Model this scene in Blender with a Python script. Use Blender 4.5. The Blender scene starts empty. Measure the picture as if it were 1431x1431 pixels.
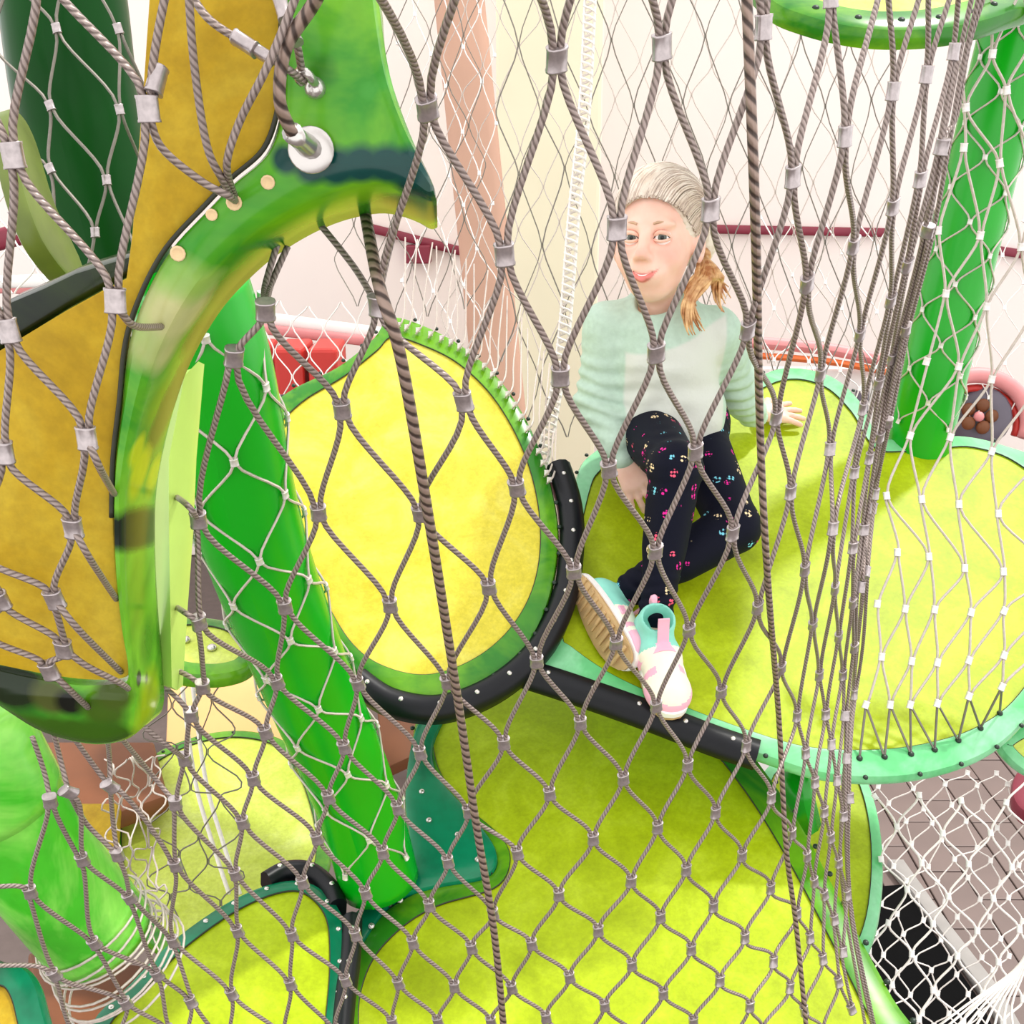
import bpy, bmesh, math, random
import numpy as np
from mathutils import Vector, Matrix, Euler
from mathutils.geometry import tessellate_polygon

random.seed(7)
rng = np.random.default_rng(7)
scene = bpy.context.scene
COL = scene.collection

# ------------------------------------------------------------------ camera
FPX = 1550.0
PITCH = math.radians(18)
CAM = np.array([0.0, 0.0, 2.4])
FWD = np.array([0, math.cos(PITCH), -math.sin(PITCH)])
UP = np.array([0, math.sin(PITCH), math.cos(PITCH)])
RIGHT = np.array([1.0, 0, 0])
cam_data = bpy.data.cameras.new('camera')
cam_data.sensor_width = 36
cam_data.lens = 36 * FPX / 1431
cam_data.clip_start = 0.02
cam = bpy.data.objects.new('camera', cam_data)
cam.location = CAM
cam.rotation_euler = (math.pi / 2 - PITCH, 0, 0)
COL.objects.link(cam)
scene.camera = cam

# ------------------------------------------------------------------ light
scene.view_settings.view_transform = 'Standard'
scene.view_settings.look = 'None'
scene.view_settings.gamma = 1
scene.view_settings.use_curve_mapping = False
scene.view_settings.exposure = 0.8
world = bpy.data.worlds.new('world')
scene.world = world
world.use_nodes = True
bg = world.node_tree.nodes['Background']
bg.inputs[0].default_value = (1.0, 0.985, 0.975, 1)
bg.inputs[1].default_value = 1.0
sun_data = bpy.data.lights.new('sun', 'SUN')
sun_data.energy = 1.5
sun_data.angle = math.radians(3)
sun_data.color = (1.0, 0.97, 0.92)
sun = bpy.data.objects.new('sun', sun_data)
SUN_DIR = Vector((0.40, 0.22, 0.89)).normalized()      # towards the sun
sun.rotation_euler = SUN_DIR.to_track_quat('Z', 'Y').to_euler()
sun.location = (3, 3, 8)
COL.objects.link(sun)

# ------------------------------------------------------------------ helpers
def P(px, py, d):
    return CAM + d * (FWD + RIGHT * (px - 715.5) / FPX - UP * (py - 715.5) / FPX)

def srgb(r, g, b):
    f = lambda c: (c / 255 / 12.92) if c / 255 <= 0.04045 else ((c / 255 + 0.055) / 1.055) ** 2.4
    return (f(r), f(g), f(b), 1)

class Plane:
    """a plane through three (pixel, pixel, depth) points; normal towards the camera"""
    def __init__(s, a, b, c):
        A, B, C = P(*a), P(*b), P(*c)
        n = np.cross(B - A, C - A); n /= np.linalg.norm(n)
        if np.dot(n, CAM - A) < 0: n = -n
        s.o, s.n = A, n
        u = np.cross([0, 0, 1.0], n); s.u = u / np.linalg.norm(u)
        s.v = np.cross(n, s.u)
    def hit(s, px, py):
        r = FWD + RIGHT * (px - 715.5) / FPX - UP * (py - 715.5) / FPX
        t = np.dot(s.o - CAM, s.n) / np.dot(r, s.n)
        return CAM + r * t
    def uv(s, p): q = p - s.o; return np.array([np.dot(q, s.u), np.dot(q, s.v)])
    def at(s, uv, h=0.0): return s.o + s.u * uv[0] + s.v * uv[1] + s.n * h
    def lift(s, px, py, h=0.0): return s.hit(px, py) + s.n * h

def catmull(pts, per=6, closed=False):
    p = np.array(pts, float); n = len(p); out = []
    rngk = range(n) if closed else range(n - 1)
    for i in rngk:
        if closed: a, b, c, d = p[(i-1) % n], p[i], p[(i+1) % n], p[(i+2) % n]
        else: a, b, c, d = p[max(i-1, 0)], p[i], p[i+1], p[min(i+2, n-1)]
        for k in range(per):
            t = k / per
            out.append(0.5 * (2*b + (c-a)*t + (2*a-5*b+4*c-d)*t*t + (3*b-a-3*c+d)*t**3))
    if not closed: out.append(p[-1])
    return np.array(out)

def tag(o, label=None, cat=None, group=None, kind=None):
    if label: o['label'] = label
    if cat: o['category'] = cat
    if group: o['group'] = group
    if kind: o['kind'] = kind
    return o

def thing(name, loc, label=None, cat=None, group=None, kind=None):
    o = bpy.data.objects.new(name, None)
    o.location = Vector(loc); o.empty_display_size = 0.05
    COL.objects.link(o)
    return tag(o, label, cat, group, kind)

def wloc(o):
    v = Vector((0, 0, 0))
    while o is not None:
        v += o.location; o = o.parent
    return np.array(v)

class MB:
    """collects vertices and faces of ONE mesh"""
    def __init__(s): s.V = []; s.F = []; s.UV = []; s.n = 0; s.has_uv = False
    def add(s, V, F, uv=None):
        V = np.asarray(V, float)
        s.F += [tuple(int(i) + s.n for i in f) for f in F]
        s.V.append(V); s.n += len(V)
        s.UV.append(np.zeros((len(V), 2)) if uv is None else np.asarray(uv))
        if uv is not None: s.has_uv = True
        return s
    def tube(s, pts, r, sides=6, cap=True, flat=None):
        V, F, uv = tube_geo(pts, r, sides, cap); return s.add(V, F, uv)
    def build(s, name, mat, parent=None, smooth=True, origin=None):
        V = np.concatenate(s.V)
        off = wloc(parent) if parent is not None else (np.zeros(3) if origin is None else np.array(origin))
        me = bpy.data.meshes.new(name)
        me.from_pydata((V - off).tolist(), [], s.F)
        if s.has_uv:
            uv = np.concatenate(s.UV); lay = me.uv_layers.new(name='uv')
            idx = np.zeros(len(me.loops), int); me.loops.foreach_get('vertex_index', idx)
            lay.data.foreach_set('uv', uv[idx].astype(np.float32).ravel())
        if smooth: me.polygons.foreach_set('use_smooth', [True] * len(me.polygons))
        for m in (mat if isinstance(mat, (list, tuple)) else [mat]): me.materials.append(m)
        me.update()
        o = bpy.data.objects.new(name, me)
        if parent is None: o.location = Vector(off)
        o.parent = parent
        COL.objects.link(o)
        return o

def frames(p):
    p = np.asarray(p, float); n = len(p)
    t = np.zeros_like(p); t[1:-1] = p[2:] - p[:-2]; t[0] = p[1] - p[0]; t[-1] = p[-1] - p[-2]
    t /= np.linalg.norm(t, axis=1)[:, None] + 1e-12
    a = np.array([0, 0, 1.0]) if abs(t[0][2]) < 0.9 else np.array([1.0, 0, 0])
    u = np.cross(t[0], a); u /= np.linalg.norm(u)
    U = [u]
    for i in range(1, n):
        u = U[-1] - t[i] * np.dot(U[-1], t[i]); u /= np.linalg.norm(u) + 1e-12; U.append(u)
    U = np.array(U); W = np.cross(t, U)
    return t, U, W

def tube_geo(p, r, sides=6, cap=True):
    p = np.asarray(p, float); n = len(p); S = sides + 1
    r = np.full(n, r, float) if np.isscalar(r) else np.asarray(r, float)
    t, U, W = frames(p)
    ang = np.linspace(0, 2*math.pi, S)
    V = (p[:, None, :] + r[:, None, None] * (np.cos(ang)[None, :, None] * U[:, None, :] + np.sin(ang)[None, :, None] * W[:, None, :])).reshape(-1, 3)
    L = np.concatenate([[0], np.cumsum(np.linalg.norm(np.diff(p, axis=0), axis=1))])
    uv = np.stack(np.broadcast_arrays((ang / (2*math.pi))[None, :], L[:, None]), -1).reshape(-1, 2)
    F = []
    for i in range(n - 1):
        for k in range(sides): F.append((i*S+k, i*S+k+1, (i+1)*S+k+1, (i+1)*S+k))
    if cap:
        F.append(tuple(range(sides))[::-1]); F.append(tuple((n-1)*S + k for k in range(sides)))
    return V, F, uv

def box_geo(c, sx, sy, sz, bev=0.0):
    bm = bmesh.new()
    bmesh.ops.create_cube(bm, size=1, matrix=Matrix.Translation(Vector(c)) @ Matrix.Diagonal((sx, sy, sz, 1)))
    if bev: bmesh.ops.bevel(bm, geom=bm.edges[:], offset=bev, segments=2, affect='EDGES', profile=0.5)
    V = [tuple(v.co) for v in bm.verts]; bm.verts.index_update()
    F = [tuple(v.index for v in f.verts) for f in bm.faces]; bm.free()
    return np.array(V), F

def sphere_geo(c, r, nu=12, nv=8):
    c = np.asarray(c, float); r = np.broadcast_to(np.asarray(r, float), (3,))
    V = [c + r * np.array([0, 0, 1.0])]; F = []
    for j in range(1, nv):
        th = math.pi * j / nv
        for i in range(nu):
            ph = 2*math.pi*i/nu
            V.append(c + r * np.array([math.sin(th)*math.cos(ph), math.sin(th)*math.sin(ph), math.cos(th)]))
    V.append(c - r * np.array([0, 0, 1.0]))
    for i in range(nu): F.append((0, 1+i, 1+(i+1) % nu))
    for j in range(nv-2):
        for i in range(nu):
            a = 1+j*nu+i; b = 1+j*nu+(i+1) % nu
            F.append((a, a+nu, b+nu, b))
    L = len(V)-1
    for i in range(nu): F.append((L, 1+(nv-2)*nu+(i+1) % nu, 1+(nv-2)*nu+i))
    return np.array(V), F

def tess(poly2):
    return tessellate_polygon([[Vector((q[0], q[1], 0)) for q in poly2]])

def area2(p):
    x, y = p[:, 0], p[:, 1]
    return 0.5 * np.sum(x * np.roll(y, -1) - np.roll(x, -1) * y)

def inset(poly, w):
    """offset a counter-clockwise closed polygon inwards by w"""
    n = len(poly)
    a = poly - np.roll(poly, 1, 0); b = np.roll(poly, -1, 0) - poly
    a /= np.linalg.norm(a, axis=1)[:, None] + 1e-9; b /= np.linalg.norm(b, axis=1)[:, None] + 1e-9
    na = np.stack([-a[:, 1], a[:, 0]], 1); nb = np.stack([-b[:, 1], b[:, 0]], 1)
    m = na + nb; m /= np.linalg.norm(m, axis=1)[:, None] + 1e-9
    k = np.clip(1 / np.maximum(np.sum(m * na, 1), 0.5), 1, 1.6)
    w = np.broadcast_to(np.asarray(w, float), (n,))
    return poly + m * (w * k)[:, None]

# ------------------------------------------------------------------ materials
def new_mat(name):
    m = bpy.data.materials.new(name); m.use_nodes = True
    nt = m.node_tree; b = nt.nodes['Principled BSDF']
    return m, nt, b

def N(nt, t, **kw):
    n = nt.nodes.new(t)
    for k, v in kw.items():
        if k in n.inputs: n.inputs[k].default_value = v
        else: setattr(n, k, v)
    return n

def mixc(nt, a, b, fac, mode='MIX'):
    m = nt.nodes.new('ShaderNodeMix'); m.data_type = 'RGBA'; m.blend_type = mode
    for sock, val in ((m.inputs[0], fac), (m.inputs[6], a), (m.inputs[7], b)):
        if hasattr(val, 'is_linked'): nt.links.new(val, sock)
        else: sock.default_value = val
    return m.outputs[2]

def ramp(nt, fac, stops, interp='LINEAR'):
    r = nt.nodes.new('ShaderNodeValToRGB'); r.color_ramp.interpolation = interp
    e = r.color_ramp.elements
    e[0].position, e[0].color = stops[0]; e[1].position, e[1].color = stops[-1]
    for pos, c in stops[1:-1]:
        x = e.new(pos); x.color = c
    nt.links.new(fac, r.inputs[0])
    return r.outputs[0]

BW = lambda v: (v, v, v, 1)

def plain(name, col, rough=0.5, metal=0.0, var=0.12, scale=30.0, bump=0.0, spec=0.5, coat=0.0):
    m, nt, b = new_mat(name)
    tc = N(nt, 'ShaderNodeTexCoord'); no = N(nt, 'ShaderNodeTexNoise', Scale=scale, Detail=4.0)
    nt.links.new(tc.outputs['Object'], no.inputs['Vector'])
    dark = tuple(c * (1 - var) for c in col[:3]) + (1,); lite = tuple(min(1, c * (1 + var)) for c in col[:3]) + (1,)
    nt.links.new(ramp(nt, no.outputs['Fac'], [(0.3, dark), (0.7, lite)]), b.inputs['Base Color'])
    b.inputs['Roughness'].default_value = rough; b.inputs['Metallic'].default_value = metal
    b.inputs['Specular IOR Level'].default_value = spec
    if coat: b.inputs['Coat Weight'].default_value = coat; b.inputs['Coat Roughness'].default_value = 0.12
    if bump:
        bp = N(nt, 'ShaderNodeBump', Strength=bump, Distance=0.004); nt.links.new(no.outputs['Fac'], bp.inputs['Height'])
        nt.links.new(bp.outputs['Normal'], b.inputs['Normal'])
    return m

def panel_mat(name, c1, c2, c3, rough=0.45, scale=9.0, bump=0.12):
    """mottled fibre-filled sheet: three close tones, fine fibres, a soft gloss"""
    m, nt, b = new_mat(name)
    tc = N(nt, 'ShaderNodeTexCoord')
    n1 = N(nt, 'ShaderNodeTexNoise', Scale=scale, Detail=6.0, Roughness=0.65, Distortion=0.6)
    n2 = N(nt, 'ShaderNodeTexNoise', Scale=scale*14, Detail=3.0, Roughness=0.7)
    for n in (n1, n2): nt.links.new(tc.outputs['Object'], n.inputs['Vector'])
    a = ramp(nt, n1.outputs['Fac'], [(0.32, c1), (0.5, c2), (0.68, c3)])
    f = ramp(nt, n2.outputs['Fac'], [(0.35, BW(0.80)), (0.65, BW(1.0))])
    nt.links.new(mixc(nt, a, f, 0.8, 'MULTIPLY'), b.inputs['Base Color'])
    b.inputs['Roughness'].default_value = rough; b.inputs['Specular IOR Level'].default_value = 0.22
    bp = N(nt, 'ShaderNodeBump', Strength=bump, Distance=0.002); nt.links.new(n2.outputs['Fac'], bp.inputs['Height'])
    nt.links.new(bp.outputs['Normal'], b.inputs['Normal'])
    return m

def painted_mat(name, base, alt, patches=(), origin=(0, 0, 0), rough=0.22, scale=5.0, thr=(0.42, 0.6)):
    """hand-painted glossy rim: two-tone brushed coat, with painted patches (point, radius, colour)"""
    m, nt, b = new_mat(name)
    tc = N(nt, 'ShaderNodeTexCoord')
    n1 = N(nt, 'ShaderNodeTexNoise', Scale=scale, Detail=5.0, Roughness=0.6, Distortion=0.8)
    nt.links.new(tc.outputs['Object'], n1.inputs['Vector'])
    n2 = N(nt, 'ShaderNodeTexNoise', Scale=60.0, Detail=4.0); nt.links.new(tc.outputs['Object'], n2.inputs['Vector'])
    c = ramp(nt, n1.outputs['Fac'], [(thr[0], base), (thr[1], alt)])
    for pt, rad, colr in patches:
        q = np.array(pt) - np.array(origin)
        wob = N(nt, 'ShaderNodeVectorMath', operation='SCALE'); wob.inputs['Scale'].default_value = rad * 0.5
        nt.links.new(n1.outputs['Color'], wob.inputs[0])
        sub = N(nt, 'ShaderNodeVectorMath', operation='ADD')
        nt.links.new(tc.outputs['Object'], sub.inputs[0]); nt.links.new(wob.outputs[0], sub.inputs[1])
        ds = N(nt, 'ShaderNodeVectorMath', operation='DISTANCE')
        nt.links.new(sub.outputs[0], ds.inputs[0]); ds.inputs[1].default_value = tuple(q + rad*0.25)
        dv = N(nt, 'ShaderNodeMath', operation='DIVIDE'); nt.links.new(ds.outputs['Value'], dv.inputs[0]); dv.inputs[1].default_value = rad
        c = mixc(nt, c, colr, ramp(nt, dv.outputs[0], [(0.55, BW(1)), (1.12, BW(0))]))
    f = ramp(nt, n2.outputs['Fac'], [(0.3, BW(0.85)), (0.6, BW(1))])
    nt.links.new(mixc(nt, c, f, 0.7, 'MULTIPLY'), b.inputs['Base Color'])
    b.inputs['Roughness'].default_value = rough
    b.inputs['Coat Weight'].default_value = 0.12; b.inputs['Coat Roughness'].default_value = 0.15; b.inputs['Specular IOR Level'].default_value = 0.3
    return m

def cable_mat(name, col, dark, twist=3.0, freq=230.0, metal=0.3, rough=0.42, bump=0.6):
    """steel rope: helical strand lines along the tube's uv (v runs along it in metres)"""
    m, nt, b = new_mat(name)
    uv = N(nt, 'ShaderNodeUVMap'); sx = N(nt, 'ShaderNodeSeparateXYZ'); nt.links.new(uv.outputs[0], sx.inputs[0])
    m1 = N(nt, 'ShaderNodeMath', operation='MULTIPLY'); nt.links.new(sx.outputs['Y'], m1.inputs[0]); m1.inputs[1].default_value = freq
    m2 = N(nt, 'ShaderNodeMath', operation='MULTIPLY_ADD'); nt.links.new(sx.outputs['X'], m2.inputs[0]); m2.inputs[1].default_value = twist
    nt.links.new(m1.outputs[0], m2.inputs[2])
    sn = N(nt, 'ShaderNodeMath', operation='SINE'); m3 = N(nt, 'ShaderNodeMath', operation='MULTIPLY'); nt.links.new(m2.outputs[0], m3.inputs[0]); m3.inputs[1].default_value = 6.283
    nt.links.new(m3.outputs[0], sn.inputs[0])
    mr = N(nt, 'ShaderNodeMapRange'); nt.links.new(sn.outputs[0], mr.inputs[0]); mr.inputs[1].default_value = -1; mr.inputs[2].default_value = 1
    nt.links.new(ramp(nt, mr.outputs[0], [(0.1, dark), (0.55, col)]), b.inputs['Base Color'])
    bp = N(nt, 'ShaderNodeBump', Strength=bump, Distance=0.0006); nt.links.new(mr.outputs[0], bp.inputs['Height'])
    nt.links.new(bp.outputs['Normal'], b.inputs['Normal'])
    b.inputs['Roughness'].default_value = rough; b.inputs['Metallic'].default_value = metal
    return m

M = {}
M['lime'] = panel_mat('lime_sheet', srgb(152, 170, 2), srgb(172, 192, 12), srgb(188, 208, 40))
M['lime_pale'] = panel_mat('pale_lime_sheet', srgb(188, 204, 70), srgb(206, 220, 96), srgb(218, 230, 130))
M['yellow'] = panel_mat('yellow_sheet', srgb(200, 184, 40), srgb(218, 202, 66), srgb(226, 214, 96))
M['ochre'] = panel_mat('ochre_sheet', srgb(158, 122, 8), srgb(182, 148, 24), srgb(200, 172, 48), scale=7)
M['cable'] = cable_mat('steel_cable', srgb(154, 138, 132), srgb(104, 90, 84))
M['rope'] = cable_mat('steel_rope', srgb(150, 128, 116), srgb(66, 52, 46), twist=2.0, freq=110.0, bump=1.0)
M['cable_pale'] = plain('pale_cable', srgb(196, 184, 174), 0.5, 0.2, 0.1, 200)
M['cable_dark'] = plain('grey_cable', srgb(120, 114, 104), 0.5, 0.3, 0.1, 200)
M['cable_white'] = plain('white_rope_lit_steel', srgb(236, 228, 222), 0.6, 0.0, 0.06, 200)  # white of the seam rope; on back nets, sunlight put into grey steel's colour
M['ferrule'] = plain('ferrule_metal', srgb(176, 166, 166), 0.3, 0.75, 0.15, 300)
M['ferrule_pale'] = plain('pale_ferrule_metal', srgb(222, 216, 212), 0.35, 0.4, 0.1, 300)
M['steel'] = plain('bolt_steel', srgb(205, 200, 196), 0.25, 0.85, 0.08, 100)
M['black'] = plain('black_rubber', srgb(10, 11, 18), 0.4, 0.0, 0.2, 40, bump=0.1, spec=0.3)
M['hole'] = plain('dark_bolt', srgb(24, 42, 30), 0.4, 0.2, 0.1, 80)
M['gasket'] = plain('dark_gasket', srgb(34, 36, 18), 0.5, 0.0, 0.3, 120)
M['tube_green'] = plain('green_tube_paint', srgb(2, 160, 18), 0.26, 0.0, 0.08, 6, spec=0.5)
M['tube_shaded'] = plain('shaded_green_tube_paint', srgb(0, 62, 8), 0.3, 0.0, 0.25, 6, spec=0.15)  # the tube's shadow put into a darker copy of the green
M['tube_lime'] = painted_mat('lime_green_tube_paint', srgb(70, 184, 40), srgb(150, 222, 96), scale=6)
GREEN, LIME, DKGREEN, TEAL, MINT = srgb(66, 170, 44), srgb(156, 194, 30), srgb(2, 70, 18), srgb(8, 64, 60), srgb(120, 205, 150)
M['rim_green'] = painted_mat('green_rim_paint', srgb(40, 120, 24), srgb(104, 164, 26))
M['rim_mint'] = painted_mat('mint_rim_paint', srgb(96, 190, 120), srgb(140, 212, 160))
M['rim_teal'] = painted_mat('teal_rim_paint', srgb(2, 96, 66), srgb(8, 128, 88))
M['rim_dark'] = painted_mat('dark_rim_paint', srgb(8, 22, 6), srgb(44, 62, 12))
M['wall'] = plain('cream_wall', srgb(240, 228, 222), 0.8, 0, 0.02, 2)
M['tan'] = plain('tan_column_paint', srgb(186, 146, 124), 0.7, 0, 0.05, 3)
M['cream'] = plain('pale_yellow_column_paint', srgb(236, 230, 200), 0.7, 0, 0.03, 3)
M['maroon'] = plain('maroon_paint', srgb(128, 36, 56), 0.5, 0, 0.1, 8)
M['red'] = plain('red_paint', srgb(190, 44, 36), 0.5, 0, 0.1, 8)
M['pink'] = plain('pink_paint', srgb(220, 140, 140), 0.5, 0, 0.08, 8)
M['orange'] = plain('orange_paint', srgb(222, 110, 50), 0.5, 0, 0.1, 8)
M['peach'] = plain('peach_paint', srgb(238, 184, 120), 0.6, 0, 0.1, 5)
M['brown'] = plain('brown_paint', srgb(112, 62, 28), 0.6, 0, 0.2, 5)
M['tile'] = plain('mauve_tile', srgb(112, 96, 91), 0.55, 0, 0.12, 3)  # climber's shade over the floor put into the mauve tile colour
M['grout'] = plain('grout', srgb(92, 80, 76), 0.8, 0, 0.1, 20)
M['black_patch'] = plain('flat_black', srgb(3, 3, 4), 0.9, 0, 0.2, 60, spec=.1)
M['concrete'] = plain('grey_concrete', srgb(150, 146, 142), 0.8, 0, 0.1, 10)
M['white'] = plain('white_paint', srgb(240, 236, 232), 0.6, 0, 0.04, 10)
M['slate'] = plain('slate_window', srgb(96, 88, 100), 0.4, 0, 0.1, 10)

# ------------------------------------------------------------------ plates and leaves
BOLT_ME = None
def shared_mesh(name, V, F, mat, smooth=True):
    me = bpy.data.meshes.new(name); me.from_pydata(np.asarray(V).tolist(), [], F)
    if smooth: me.polygons.foreach_set('use_smooth', [True]*len(me.polygons))
    me.materials.append(mat); me.update(); return me

def frame_matrix(pos, z, x=None):
    z = Vector(z).normalized()
    x = Vector(x) if x is not None else (Vector((1, 0, 0)) if abs(z.x) < 0.9 else Vector((0, 1, 0)))
    x = (x - z * x.dot(z)).normalized(); y = z.cross(x)
    m = Matrix((x, y, z)).transposed().to_4x4(); m.translation = Vector(pos); return m

def place(name, me, parent, pos, z, x=None, scale=1.0):
    o = bpy.data.objects.new(name, me); o.parent = parent
    m = frame_matrix(np.asarray(pos) - wloc(parent), z, x)
    o.matrix_local = m @ Matrix.Diagonal((scale, scale, scale, 1))
    COL.objects.link(o); return o

def lathe(profile, sides=12):
    V = []; F = []
    for r, z in profile:
        for k in range(sides):
            a = 2*math.pi*k/sides; V.append((r*math.cos(a), r*math.sin(a), z))
    n = len(profile)
    for i in range(n-1):
        for k in range(sides):
            k2 = (k+1) % sides; F.append((i*sides+k, i*sides+k2, (i+1)*sides+k2, (i+1)*sides+k))
    F.append(tuple(range(sides))[::-1]); F.append(tuple((n-1)*sides+k for k in range(sides)))
    return np.array(V), F

ME_BOLT = shared_mesh('bolt', *lathe([(1, -0.3), (1, 0.1), (0.85, 0.4), (0.45, 0.6)], 8), M['hole'])
ME_STUD = shared_mesh('bolt_steel', *lathe([(1, -0.3), (1, 0.1), (0.85, 0.4), (0.45, 0.6)], 8), M['steel'])

def plate(name, poly2, pl, h0, T, r, mat, parent, rings_extra=None, smooth=True, vdir=None, adapt=False):
    """solid plate: poly2 counter-clockwise in plane coords, front at height h0, thickness T, rounded edge r"""
    n = len(poly2); rings = []
    if adapt:
        dm = np.linalg.norm(poly2[:, None]-poly2[None], axis=2); ii = np.arange(n); gap = np.abs(ii[:, None]-ii[None]); gap = np.minimum(gap, n-gap)
        dm[gap < 8] = 9; r_i = np.minimum(r, dm.min(1)*0.3); 
        for _ in range(6): r_i = np.minimum(r_i, (np.roll(r_i, 1)+np.roll(r_i, -1)+r_i)/3)
    else: r_i = np.full(n, r)
    steps = [(r, 0), (r*0.3, r*0.3), (0, r), (0, T-r), (r*0.3, T-r*0.3), (r, T)]
    mb = MB(); V = []
    for ins, dep in steps:
        q = inset(poly2, r_i*(ins/r)) if ins else poly2
        for p in q:
            base = pl.at(p, h0)
            V.append(base - pl.n*dep if vdir is None else base + np.asarray(vdir)*dep)
    F = []
    for k in range(len(steps)-1):
        for i in range(n):
            j = (i+1) % n
            F.append((k*n+i, (k+1)*n+i, (k+1)*n+j, k*n+j))
    for t in tess(inset(poly2, r_i)): F.append(t)
    for t in tess(inset(poly2, r_i)): F.append(tuple((len(steps)-1)*n + i for i in t))
    mb.add(V, F)
    o = mb.build(name, mat, parent, smooth)
    fix_normals(o)
    return o

def fix_normals(o, sharp=35):
    bm = bmesh.new(); bm.from_mesh(o.data)
    bmesh.ops.recalc_face_normals(bm, faces=bm.faces[:])
    lim = math.radians(sharp)
    for e in bm.edges:
        if len(e.link_faces) == 2 and e.calc_face_angle(0) > lim: e.smooth = False
    bm.to_mesh(o.data); bm.free()

def outline(pl, pts, per=6, smooth=True):
    p = catmull(pts, per, True) if smooth else np.array(pts, float)
    q = np.array([pl.uv(pl.hit(*a)) for a in p])
    return q if area2(q) > 0 else q[::-1].copy()

def leaf(name, label, pl, outer_px, rim_w, T, panel_m, rim_m, cat='climbing platform', inner_px=None,
         bolts=0.06, bolt_r=0.005, bolt_me=None, gasket=True, group=None, per=6, step=0.004):
    out = outline(pl, outer_px, per)
    inn = inset(out, rim_w) if inner_px is None else outline(pl, inner_px, per)
    c = pl.at(out.mean(0))
    root = thing(name, c, label, cat, group)
    n = len(out); r = min(0.012, T*0.4)
    # rim: rounded outer wall, top annulus, gutter wall
    V = []; F = []
    steps = [(r, 0), (r*0.3, r*0.3), (0, r), (0, T-r), (r*0.3, T-r*0.3), (r, T)]
    for ins, dep in steps:
        for p in (inset(out, ins) if ins else out): V.append(pl.at(p, -dep))
    for k in range(5):
        for i in range(n): F.append((k*n+i, (k+1)*n+i, (k+1)*n+(i+1) % n, k*n+(i+1) % n))
    base = len(V); m = len(inn)
    for p in inn: V.append(pl.at(p, 0))
    for p in inn: V.append(pl.at(p, -step-0.004))
    for i in range(m): F.append((base+i, base+(i+1) % m, base+m+(i+1) % m, base+m+i))
    if inner_px is None:
        for i in range(n): F.append((i, (i+1) % n, base+(i+1) % n, base+i))
    else:
        o0 = inset(out, r)
        tri = tessellate_polygon([[Vector((*q, 0)) for q in o0], [Vector((*q, 0)) for q in inn]])
        mp = lambda i: i if i < n else base + (i-n)
        for t in tri: F.append(tuple(mp(i) for i in t))
    for t in tess(inset(out, r)): F.append(tuple(5*n+i for i in t))
    rim = MB().add(V, F).build('rim', rim_m, root); fix_normals(rim)
    # panel sheet
    V = [pl.at(p, -step) for p in inn] + [pl.at(p, -step-0.003) for p in inn]
    F = list(tess(inn)) + [tuple(m+i for i in t) for t in tess(inn)] + [(i, (i+1) % m, m+(i+1) % m, m+i) for i in range(m)]
    pan = MB().add(V, F).build('panel', panel_m, root); fix_normals(pan)
    if gasket:
        g = np.array([pl.at(p, -step*0.4) for p in inn]); g = np.vstack([g, g[:1]])
        MB().tube(g, 0.0016, 5, False).build('gasket', M['gasket'], root)
    if bolts:
        mid = (inset(out, rim_w*0.5)) if inner_px is None else inset(out, rim_w*0.5)
        d = np.linalg.norm(np.diff(np.vstack([mid, mid[:1]]), axis=0), axis=1); acc = 0; cnt = 0
        for i in range(n):
            acc += d[i]
            if acc >= bolts and cnt < 60:
                acc = 0; cnt += 1
                place('bolt', bolt_me or ME_BOLT, root, pl.at(mid[i], 0.0), pl.n, scale=bolt_r)
    root['_'] = 0; del root['_']
    return root, pl, out

def sweep_profile(pts, normals, prof):
    """sweep prof [(outward, along-normal)] along pts; normals: plane normal"""
    p = np.asarray(pts); t, _, _ = frames(p); V = []; F = []; k = len(prof)
    for i in range(len(p)):
        nn = normals; side = np.cross(t[i], nn); side /= np.linalg.norm(side)
        for a, b in prof: V.append(p[i] + side*a + nn*b)
    for i in range(len(p)-1):
        for j in range(k): F.append((i*k+j, i*k+(j+1) % k, (i+1)*k+(j+1) % k, (i+1)*k+j))
    F.append(tuple(range(k))); F.append(tuple((len(p)-1)*k+j for j in range(k)))
    return V, F

def bumper(pl, pts_px, w, T, parent, mat, studs=0.06, side=1, h=0.004, per=8, stud_me=None):
    c = catmull(pts_px, per); p = np.array([pl.hit(*a) for a in c])
    w2 = w/2; r = w*0.22
    prof = [(-w2, h-r), (-w2+r, h+0.002), (0, h+0.005), (w2-r, h+0.002), (w2, h-r), (w2, -T+r), (w2-r, -T), (-w2+r, -T), (-w2, -T+r)]
    V, F = sweep_profile(p, pl.n, prof)
    o = MB().add(V, F).build('bumper', mat, parent); fix_normals(o, 50)
    o['label'] = 'black rubber edge bumper with studs'
    if studs:
        L = np.concatenate([[0], np.cumsum(np.linalg.norm(np.diff(p, axis=0), axis=1))])
        for s in np.arange(studs*0.5, L[-1], studs):
            q = np.array([np.interp(s, L, p[:, k]) for k in range(3)])
            place('stud', stud_me or ME_STUD, o, q + pl.n*(h+0.004), pl.n, scale=0.0042)
    return o

# ------------------------------------------------------------------ the room
def slab(name, c, sx, sy, sz, mat, parent=None, kind='structure', bev=0.0):
    V, F = box_geo(c, sx, sy, sz, bev)
    o = MB().add(V, F).build(name, mat, parent, smooth=False, origin=c if parent is None else None)
    if parent is None: tag(o, kind=kind)
    return o

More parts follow.
